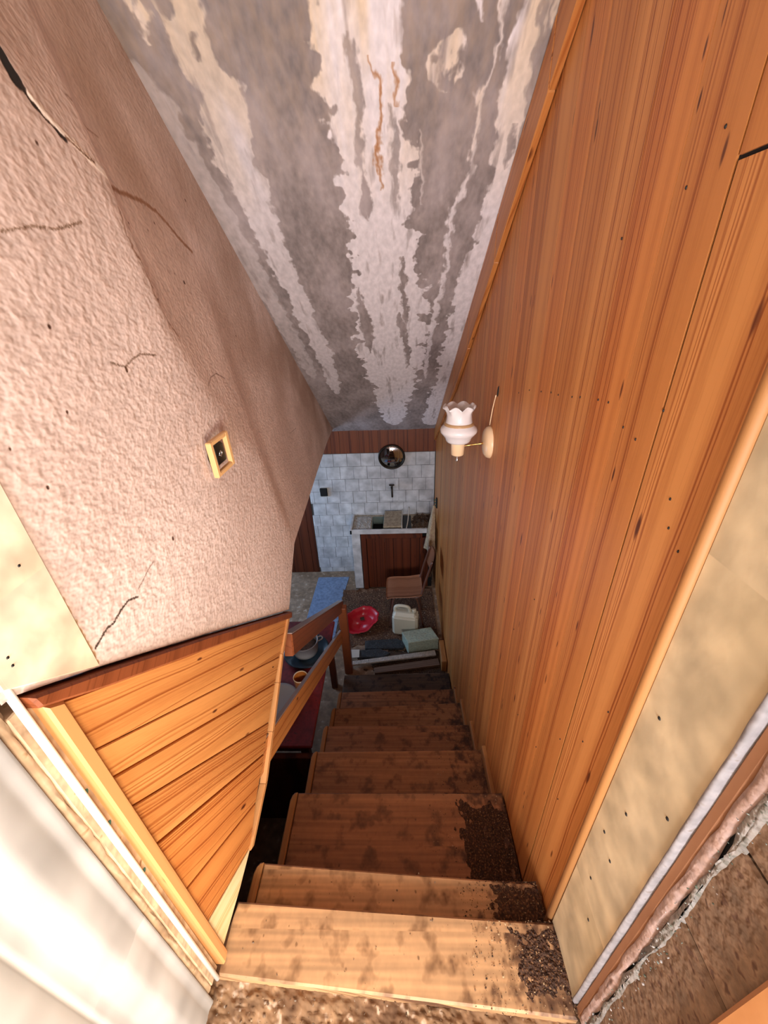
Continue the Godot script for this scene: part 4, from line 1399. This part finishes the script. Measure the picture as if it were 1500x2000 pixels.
func build_floor_things():
	# white jerrycan
	var jt := Basis.from_euler(Vector3(0, -0.18, 0))
	var jc := W(0.12, FL + 0.025, -7.17)
	var j := thing("jerrycan", jc, "dirty white plastic jerrycan standing behind the pale green box", "canister")
	var st := SurfaceTool.new()
	st.begin(Mesh.PRIMITIVE_TRIANGLES)
	cbox(jc + Vector3(0, 0.125, 0), Vector3(0.26, 0.25, 0.13), 0.025, jt, 1.0, st)
	cbox(jc + jt * Vector3(0, 0.262, 0), Vector3(0.25, 0.05, 0.12), 0.02, jt, 1.0, st, 0.88)
	part("body", st.commit(), M.jug, j)
	var hp := []
	for q in [[-0.105, 0.27], [-0.1, 0.325], [-0.06, 0.345], [0.0, 0.345], [0.035, 0.33], [0.045, 0.27]]:
		hp.append(jc + jt * Vector3(q[0], q[1], 0))
	part("handle", tube(curve(hp, 4), 0.017, 10), M.jug, j)
	part("cap", lathe(jc + jt * Vector3(0.088, 0.28, 0), [[0.0, 0.04], [0.02, 0.04], [0.022, 0.036], [0.022, 0.0], [0.0, 0.0]], 20), M.jug, j)
	# pale green foam box
	var b := thing("foam_box", W(0.45, FL, -6.72), "pale green foam box lying on the floor by the right wall", "box")
	part("body", prism(xz(-6.89, [[0.17, -6.48], [0.03, -6.82], [0.71, -6.97], [0.86, -6.62]]), Vector3(0, -0.136, 0), 0.006), M.foam_dim, b)
	part("lid", prism(xz(-6.865, [[0.165, -6.475], [0.02, -6.825], [0.715, -6.98], [0.87, -6.615]]), Vector3(0, -0.016, 0), 0.005), M.foam, b)
	# broken red basin
	var rc := W(-0.98, FL + 0.045, -7.42)
	var r := thing("plastic_basin", rc, "crushed red plastic basin lying on the floor beside the post", "basin")
	var nz := noise(121, 0.9, 2)
	var rows := []
	var prof := [[0.0, 0.006], [0.09, 0.006], [0.105, 0.012], [0.125, 0.05], [0.15, 0.085], [0.165, 0.088], [0.166, 0.082], [0.153, 0.078], [0.13, 0.045], [0.11, 0.005], [0.09, 0.0], [0.0, 0.0]]
	var tilt := Basis.from_euler(Vector3(0.16, 0.5, 0.1))
	for p in prof:
		var row := []
		for k in 40:
			var a := TAU * k / 40
			var s: float = 1.0 + 0.16 * cos(2.0 * a) + 0.1 * nz.get_noise_2d(cos(a) * 2.0, sin(a) * 2.0)
			var dent: float = clampf(1.0 - 0.55 * maxf(0.0, cos(a - 2.2)), 0.2, 1.0)
			row.append(rc + Vector3(0, 0.016, 0) + tilt * Vector3(cos(a) * p[0] * s, p[1] * dent, sin(a) * p[0] * s))
		rows.append(row)
	part("bowl", sheet(rows, [], true), M.red_plastic, r)
	part("litter", sheet([[rc + Vector3(-0.02, 0.04, -0.06), rc + Vector3(0.02, 0.045, -0.07)], [rc + Vector3(-0.012, 0.046, -0.01), rc + Vector3(0.03, 0.04, -0.02)]]), M.soil, r, true)
	# boards at the foot of the stairs
	var defs := [
		["old_plank", "greyish white painted plank lying slantwise at the stair foot", [-1.1, -7.1, -6.14], [0.78, -7.1, -6.42], 0.13, 0.04, "paint"],
		["old_plank", "brown weathered plank just below the foam box", [-0.6, -7.15, -5.98], [0.84, -7.15, -6.2], 0.18, 0.05, "wood"],
		["old_plank", "short pinkish plank end beside the red basin", [-1.2, -7.19, -6.52], [-0.3, -7.19, -6.56], 0.22, 0.04, "wood"],
		["old_plank", "dark narrow plank against the lowest step", [-0.9, -7.19, -5.86], [0.84, -7.19, -5.88], 0.09, 0.05, "wood"],
		["old_plank", "thin worn plank across the stair foot under the white plank", [-1.0, -7.19, -6.34], [0.8, -7.19, -6.46], 0.16, 0.03, "wood"]]
	for d in defs:
		var p := V(d[2])
		var q := V(d[3])
		var o := thing(d[0], (p + q) * 0.5 - Vector3(0, d[5] * S * 0.5, 0), d[1], "plank", "old boards at the stair foot")
		var dir := (q - p).normalized()
		var acr: Vector3 = dir.cross(Vector3.UP).normalized() * d[4] * S * 0.5
		part("board", prism([p - acr * 0.8, p + acr * 0.9, q + acr, q - acr * 1.1], Vector3(0, -d[5] * S, 0), 0.003, acr.normalized() * 8.0, dir * 0.8, Vector2(0.3, 0.2)), M.plaster_white if d[6] == "paint" else M.old_wood, o)
	var sl := [[[-0.86, -6.84], [-0.1, -6.9], [0.12, -6.78], [0.05, -6.6], [-0.84, -6.58], -7.15], [[-1.0, -6.5], [-0.5, -6.55], [-0.25, -6.42], [-0.4, -6.3], [-1.0, -6.3], -7.1]]
	for i in 2:
		var s: Array = sl[i]
		var o := thing("slate_slab", xz(s[5] - 0.05, [s[0]])[0], ["large dark grey slab in front of the jerrycan", "smaller dark grey slab under the white plank"][i], "slab", "grey slabs at the stair foot")
		part("slab", prism(xz(s[5], [s[0], s[1], s[2], s[3], s[4]]), Vector3(0, -0.025, 0), 0.004), M.slate, o)
	var pp := thing("paper_sheet", W(-1.05, -7.12, -6.4), "white sheet of paper lying beside the railing post", "paper")
	part("sheet", prism(xz(-7.08, [[-1.2, -6.5], [-0.96, -6.5], [-0.95, -6.28], [-1.15, -6.26]]), Vector3(0, -0.002, 0), 0.0), M.paper, pp)
	var bl := thing("wood_block", W(0.93, FL, -6.35), "pale upright wood offcut against the right wall at the stair foot", "offcut")
	part("block", ubox([0.87, FL, -6.62], [0.985, -6.92, -6.0], 0.005, 2.0), M.strip, bl)
	mound("earth_heap", "low heap of dark earth between the boards and the rug", "dirt", -1.1, 0.95, -6.75, -5.75, FL - 0.02, 0.07, 305, M.soil, 0.3)


func build_table_and_dishes():
	var t := thing("table", W(-1.95, FL, -4.6), "red topped table standing left of the stairs below the railing", "table")
	part("tabletop", ubox([-2.75, -5.56, -5.78], [-1.29, -5.5, -3.3], 0.006), M.red_top, t)
	part("apron", ubox([-2.65, -5.78, -5.68], [-1.4, -5.56, -3.4], 0.004), M.red_wood, t)
	for x in [-2.62, -1.43]:
		for z in [-5.65, -3.43]:
			part("leg", ubox([x - 0.06, FL, z - 0.06], [x + 0.06, -5.57, z + 0.06], 0.004), M.red_wood, t)
	var c := W(-1.68, -5.5, -4.98)
	var d := thing("enamel_dish", c, "wide dark blue enamel dish on the red table", "dish")
	part("dish", lathe(c, [[0.0, 0.004], [0.1, 0.004], [0.13, 0.012], [0.158, 0.03], [0.168, 0.033], [0.168, 0.029], [0.158, 0.025], [0.132, 0.006], [0.1, 0.0], [0.0, 0.0]], 48), M.blue_enamel, d)
	var pc := W(-1.7, -5.488, -5.0)
	var p := thing("enamel_pot", pc, "grey enamel pot standing in the dark blue dish", "pot")
	part("body", lathe(pc, [[0.0, 0.004], [0.075, 0.004], [0.088, 0.012], [0.094, 0.04], [0.096, 0.105], [0.102, 0.112], [0.102, 0.116], [0.096, 0.116], [0.091, 0.108], [0.089, 0.04], [0.082, 0.03], [0.0, 0.028]], 48), M.grey_enamel, p)
	part("contents", lathe(pc, [[0.0, 0.07], [0.05, 0.066], [0.0895, 0.058], [0.0895, 0.05]], 32), M.pot_inside, p)
	var hp := []
	for q in [[0.095, 0.095, -0.02], [0.125, 0.1, -0.016], [0.134, 0.098, 0.0], [0.125, 0.1, 0.016], [0.095, 0.095, 0.02]]:
		hp.append(pc + Basis.from_euler(Vector3(0, 0.35, 0)) * Vector3(q[0], q[1], q[2]))
	part("handle", tube(curve(hp, 4), 0.005, 8), M.grey_enamel, p)
	var mc := W(-1.62, -5.5, -4.27)
	var m := thing("mug", mc, "straight orange brown mug near the railing on the red table", "mug")
	part("body", lathe(mc, [[0.0, 0.004], [0.042, 0.002], [0.045, 0.008], [0.047, 0.104], [0.0475, 0.107], [0.045, 0.108], [0.043, 0.104], [0.041, 0.02], [0.0, 0.018]], 32), M.mug, m)
	part("rim", lathe(mc, [[0.0468, 0.1], [0.0478, 0.104], [0.0475, 0.1095], [0.044, 0.1095], [0.043, 0.104]], 32), M.lamp_cream, m)
	var qc := W(-1.95, -5.5, -3.98)
	var q := thing("saucer", qc, "pale plate half hidden by the wainscot on the red table", "plate")
	part("plate", lathe(qc, [[0.0, 0.004], [0.08, 0.005], [0.12, 0.018], [0.14, 0.024], [0.14, 0.02], [0.12, 0.012], [0.08, 0.0], [0.0, 0.0]], 40), M.grey_enamel, q)

const CEIL_BANDS := [
	[[[-3.23, -0.151, 0.259], [-3.33, -0.168, 0.264], [-3.61, -0.163, 0.281], [-3.93, -0.128, 0.272], [-4.30, -0.125, 0.290], [-4.80, -0.090, 0.325], [-5.20, -0.067, 0.381], [-5.52, -0.049, 0.467], [-5.90, -0.035, 0.486], [-6.62, -0.027, 0.484], [-7.82, -0.039, 0.357], [-9.39, -0.052, 0.185]], 1.0, 1],
	[[[-3.33, -0.234, 0.033], [-3.41, -0.212, 0.031], [-3.64, -0.218, 0.026], [-3.89, -0.241, 0.023], [-4.10, -0.229, 0.012]], -0.8, 0],
	[[[-3.65, 0.012, 0.026], [-3.93, 0.035, 0.031], [-4.27, 0.044, 0.022]], -0.7, 0],
	[[[-4.02, -0.231, 0.014], [-4.21, -0.218, 0.045], [-4.38, -0.226, 0.039], [-4.44, -0.229, 0.014]], -1.0, 0],
	[[[-4.81, 0.104, 0.026], [-5.21, 0.106, 0.038], [-5.91, 0.172, 0.021]], -1.0, 0],
	[[[-5.18, -0.421, 0.020], [-5.88, -0.372, 0.080], [-6.46, -0.378, 0.039]], -1.0, 0],
	[[[-5.61, 0.055, 0.052], [-6.37, 0.183, 0.038], [-6.93, 0.210, 0.021]], -1.0, 0],
	[[[-3.27, 0.834, 0.064], [-3.41, 0.824, 0.089], [-3.56, 0.831, 0.094], [-3.73, 0.855, 0.098], [-3.97, 0.876, 0.098], [-4.35, 0.939, 0.117], [-4.58, 0.936, 0.142], [-4.91, 0.922, 0.157], [-5.25, 0.899, 0.184], [-5.75, 0.909, 0.174], [-6.41, 0.942, 0.221], [-7.31, 0.942, 0.237], [-8.59, 0.913, 0.289], [-9.47, 0.880, 0.250]], 1.0, 1],
	[[[-3.27, 0.872, 0.017], [-3.46, 0.904, 0.020], [-3.69, 0.946, 0.021], [-3.98, 0.961, 0.014]], -0.8, 1],
	[[[-3.79, 0.883, 0.018], [-4.08, 0.921, 0.020]], -0.8, 0],
	[[[-5.96, 0.987, 0.046], [-6.55, 1.065, 0.048]], -0.8, 0],
	[[[-3.27, 0.940, 0.014], [-3.46, 0.987, 0.013], [-3.69, 1.023, 0.014], [-3.98, 1.057, 0.012], [-4.36, 1.090, 0.011]], 0.8, 1],
	[[[-3.25, 0.523, 0.021], [-3.33, 0.546, 0.007]], 0.9, 1],
	[[[-3.26, 0.647, 0.010], [-3.37, 0.649, 0.007], [-3.47, 0.648, 0.008], [-3.53, 0.632, 0.010], [-3.62, 0.614, 0.014], [-3.78, 0.628, 0.015], [-3.96, 0.637, 0.016], [-4.10, 0.627, 0.017], [-4.21, 0.608, 0.017], [-4.42, 0.529, 0.019], [-4.72, 0.543, 0.023], [-4.84, 0.570, 0.024], [-5.23, 0.568, 0.018], [-5.55, 0.524, 0.029], [-6.04, 0.510, 0.029], [-6.65, 0.506, 0.032], [-7.28, 0.518, 0.023]], 0.9, 1],
	[[[-3.79, 0.207, 0.013], [-4.05, 0.241, 0.012], [-4.32, 0.268, 0.009]], 0.6, 0],
	[[[-3.34, 0.420, 0.044], [-3.39, 0.377, 0.129], [-3.45, 0.327, 0.099], [-3.54, 0.365, 0.110], [-3.61, 0.394, 0.059]], 0.7, 0],
	[[[-3.18, -1.167, 0.104], [-3.29, -1.181, 0.110], [-3.37, -1.163, 0.122], [-3.52, -1.126, 0.148], [-3.82, -1.168, 0.140], [-3.95, -1.164, 0.158], [-4.48, -1.192, 0.131], [-5.22, -1.159, 0.109], [-6.29, -1.091, 0.132], [-7.74, -1.123, 0.088]], 0.75, 1],
	[[[-3.35, -1.596, 0.068], [-3.58, -1.565, 0.093], [-3.86, -1.563, 0.105], [-4.28, -1.530, 0.111], [-4.85, -1.497, 0.107], [-5.82, -1.447, 0.102], [-7.15, -1.409, 0.089]], 0.45, 0],
	[[[-3.17, -1.395, 0.041], [-3.26, -1.390, 0.055], [-3.34, -1.392, 0.060]], 0.7, 1],
	[[[-3.18, -1.229, 0.041], [-3.25, -1.247, 0.023]], -1.0, 1],
	[[[-3.29, -1.137, 0.022], [-3.41, -1.145, 0.019]], -1.0, 0],
	[[[-3.43, -0.108, 0.008], [-3.62, -0.053, 0.010], [-3.81, -0.091, 0.009], [-4.18, -0.088, 0.009]], -2.0, 0],
	[[[-3.46, 0.020, 0.005], [-3.67, 0.057, 0.005]], -2.0, 0],
]
const LEFT_CRACKS := [
	[[[-1.726, 0.728], [-1.734, 0.703], [-1.747, 0.673], [-1.765, 0.670]], 4.50, Color(0.1, 0.07, 0.05, 0.95), 1.5, -110.0],
	[[[-1.765, 0.670], [-1.790, 0.633], [-1.834, 0.616], [-1.880, 0.592], [-1.917, 0.568]], 2.00, Color(0.16, 0.1, 0.07, 0.9), 2.5, -100.0],
	[[[-1.790, 0.652], [-1.831, 0.630], [-1.887, 0.605], [-1.950, 0.580], [-2.044, 0.544], [-2.153, 0.506]], 3.00, Color(0.93, 0.86, 0.8, 0.8), 3.0, 50.0],
	[[[-1.923, 0.580], [-2.019, 0.553], [-2.114, 0.528]], 1.00, Color(0.45, 0.32, 0.24, 0.8), 2.0, -50.0],
	[[[-2.087, 0.538], [-2.171, 0.506]], 4.50, Color(0.93, 0.88, 0.84, 0.6), 3.0, 40.0],
	[[[-2.140, 0.421], [-2.137, 0.319], [-2.161, 0.244], [-2.238, 0.167], [-2.234, 0.079], [-2.318, -0.039], [-2.429, -0.148]], 1.25, Color(0.6, 0.47, 0.4, 0.55), 3.0, -30.0],
	[[[-2.181, 0.505], [-2.443, 0.520], [-2.711, 0.536], [-2.887, 0.519], [-2.973, 0.490], [-3.194, 0.397], [-3.352, 0.353]], 2.50, Color(0.55, 0.38, 0.27, 0.3), 3.0, -10.0],
	[[[-1.445, 0.231], [-1.579, 0.262], [-1.696, 0.269], [-1.756, 0.286], [-1.852, 0.312]], 0.68, Color(0.45, 0.34, 0.26, 0.8), 2.0, -60.0],
	[[[-1.737, -0.187], [-1.828, -0.217], [-1.893, -0.192], [-1.971, -0.179], [-2.096, -0.200]], 0.68, Color(0.42, 0.32, 0.25, 0.8), 2.0, -60.0],
	[[[-1.828, -0.217], [-1.827, -0.238]], 1.50, Color(0.4, 0.28, 0.2, 0.8), 1.0, -60.0],
	[[[-2.625, -0.445], [-2.755, -0.412], [-2.894, -0.410], [-3.060, -0.473]], 0.59, Color(0.42, 0.32, 0.28, 0.8), 1.5, -60.0],
	[[[-1.083, -1.160], [-1.138, -1.145], [-1.174, -1.138], [-1.203, -1.147], [-1.265, -1.130], [-1.323, -1.124], [-1.384, -1.156]], 0.90, Color(0.2, 0.14, 0.1, 0.95), 1.5, -80.0],
	[[[-1.402, -1.126], [-1.509, -1.089], [-1.560, -1.080]], 0.54, Color(0.4, 0.3, 0.26, 0.7), 1.5, -40.0],
	[[[-2.092, 0.756], [-2.278, 0.723], [-2.442, 0.728]], 0.68, Color(0.5, 0.38, 0.3, 0.6), 2.0, -40.0],
	[[[-5.060, -1.502], [-5.504, -1.562]], 0.54, Color(0.35,0.25,0.2, 0.6), 1.0, -30.0],
	[[[-3.892, -0.177], [-4.061, -0.749], [-3.383, -1.257]], 0.54, Color(0.55,0.43,0.38, 0.5), 4.0, -20.0],
	[[[-1.022, -0.521], [-1.026, -0.577], [-1.043, -0.684], [-1.058, -0.938], [-1.063, -1.222]], 2.50, Color(0.6, 0.45, 0.3, 0.55), 5.0, -40.0],
	[[[-2.924, 0.153], [-2.927, 0.145]], 2.00, Color(0.28, 0.17, 0.12, 0.85), 0.3, -60.0],
	[[[-2.267, 0.052], [-2.268, 0.045]], 1.00, Color(0.28, 0.17, 0.12, 0.85), 0.3, -60.0],
	[[[-1.488, -0.034], [-1.488, -0.039]], 2.00, Color(0.28, 0.17, 0.12, 0.85), 0.3, -60.0],
	[[[-1.754, -1.069], [-1.754, -1.078]], 2.25, Color(0.28, 0.17, 0.12, 0.85), 0.3, -60.0],
	[[[-2.365, 0.385], [-2.366, 0.379]], 1.00, Color(0.28, 0.17, 0.12, 0.85), 0.3, -60.0],
	[[[-1.205, -0.520], [-1.205, -0.525]], 1.50, Color(0.28, 0.17, 0.12, 0.85), 0.3, -60.0],
	[[[-1.746, 0.518], [-1.746, 0.514]], 1.50, Color(0.28, 0.17, 0.12, 0.85), 0.3, -60.0],
	[[[-3.568, -0.300], [-3.574, -0.313]], 1.00, Color(0.28, 0.17, 0.12, 0.85), 0.3, -60.0],
	[[[-1.414, -0.314], [-1.413, -0.320]], 1.00, Color(0.28, 0.17, 0.12, 0.85), 0.3, -60.0],
	[[[-3.892, -0.228], [-3.900, -0.241]], 1.00, Color(0.28, 0.17, 0.12, 0.85), 0.3, -60.0],
	[[[-2.800, 0.197], [-2.802, 0.189]], 0.68, Color(0.28, 0.17, 0.12, 0.85), 0.3, -60.0],
	[[[-2.781, 0.450], [-2.783, 0.443]], 1.00, Color(0.28, 0.17, 0.12, 0.85), 0.3, -60.0],
	[[[-2.627, 0.393], [-2.629, 0.386]], 0.68, Color(0.28, 0.17, 0.12, 0.85), 0.3, -60.0],
	[[[-1.144, -0.361], [-1.143, -0.366]], 1.00, Color(0.28, 0.17, 0.12, 0.85), 0.3, -60.0],
	[[[-3.615, 0.708], [-3.620, 0.700]], 1.25, Color(0.28, 0.17, 0.12, 0.85), 0.3, -60.0],
]
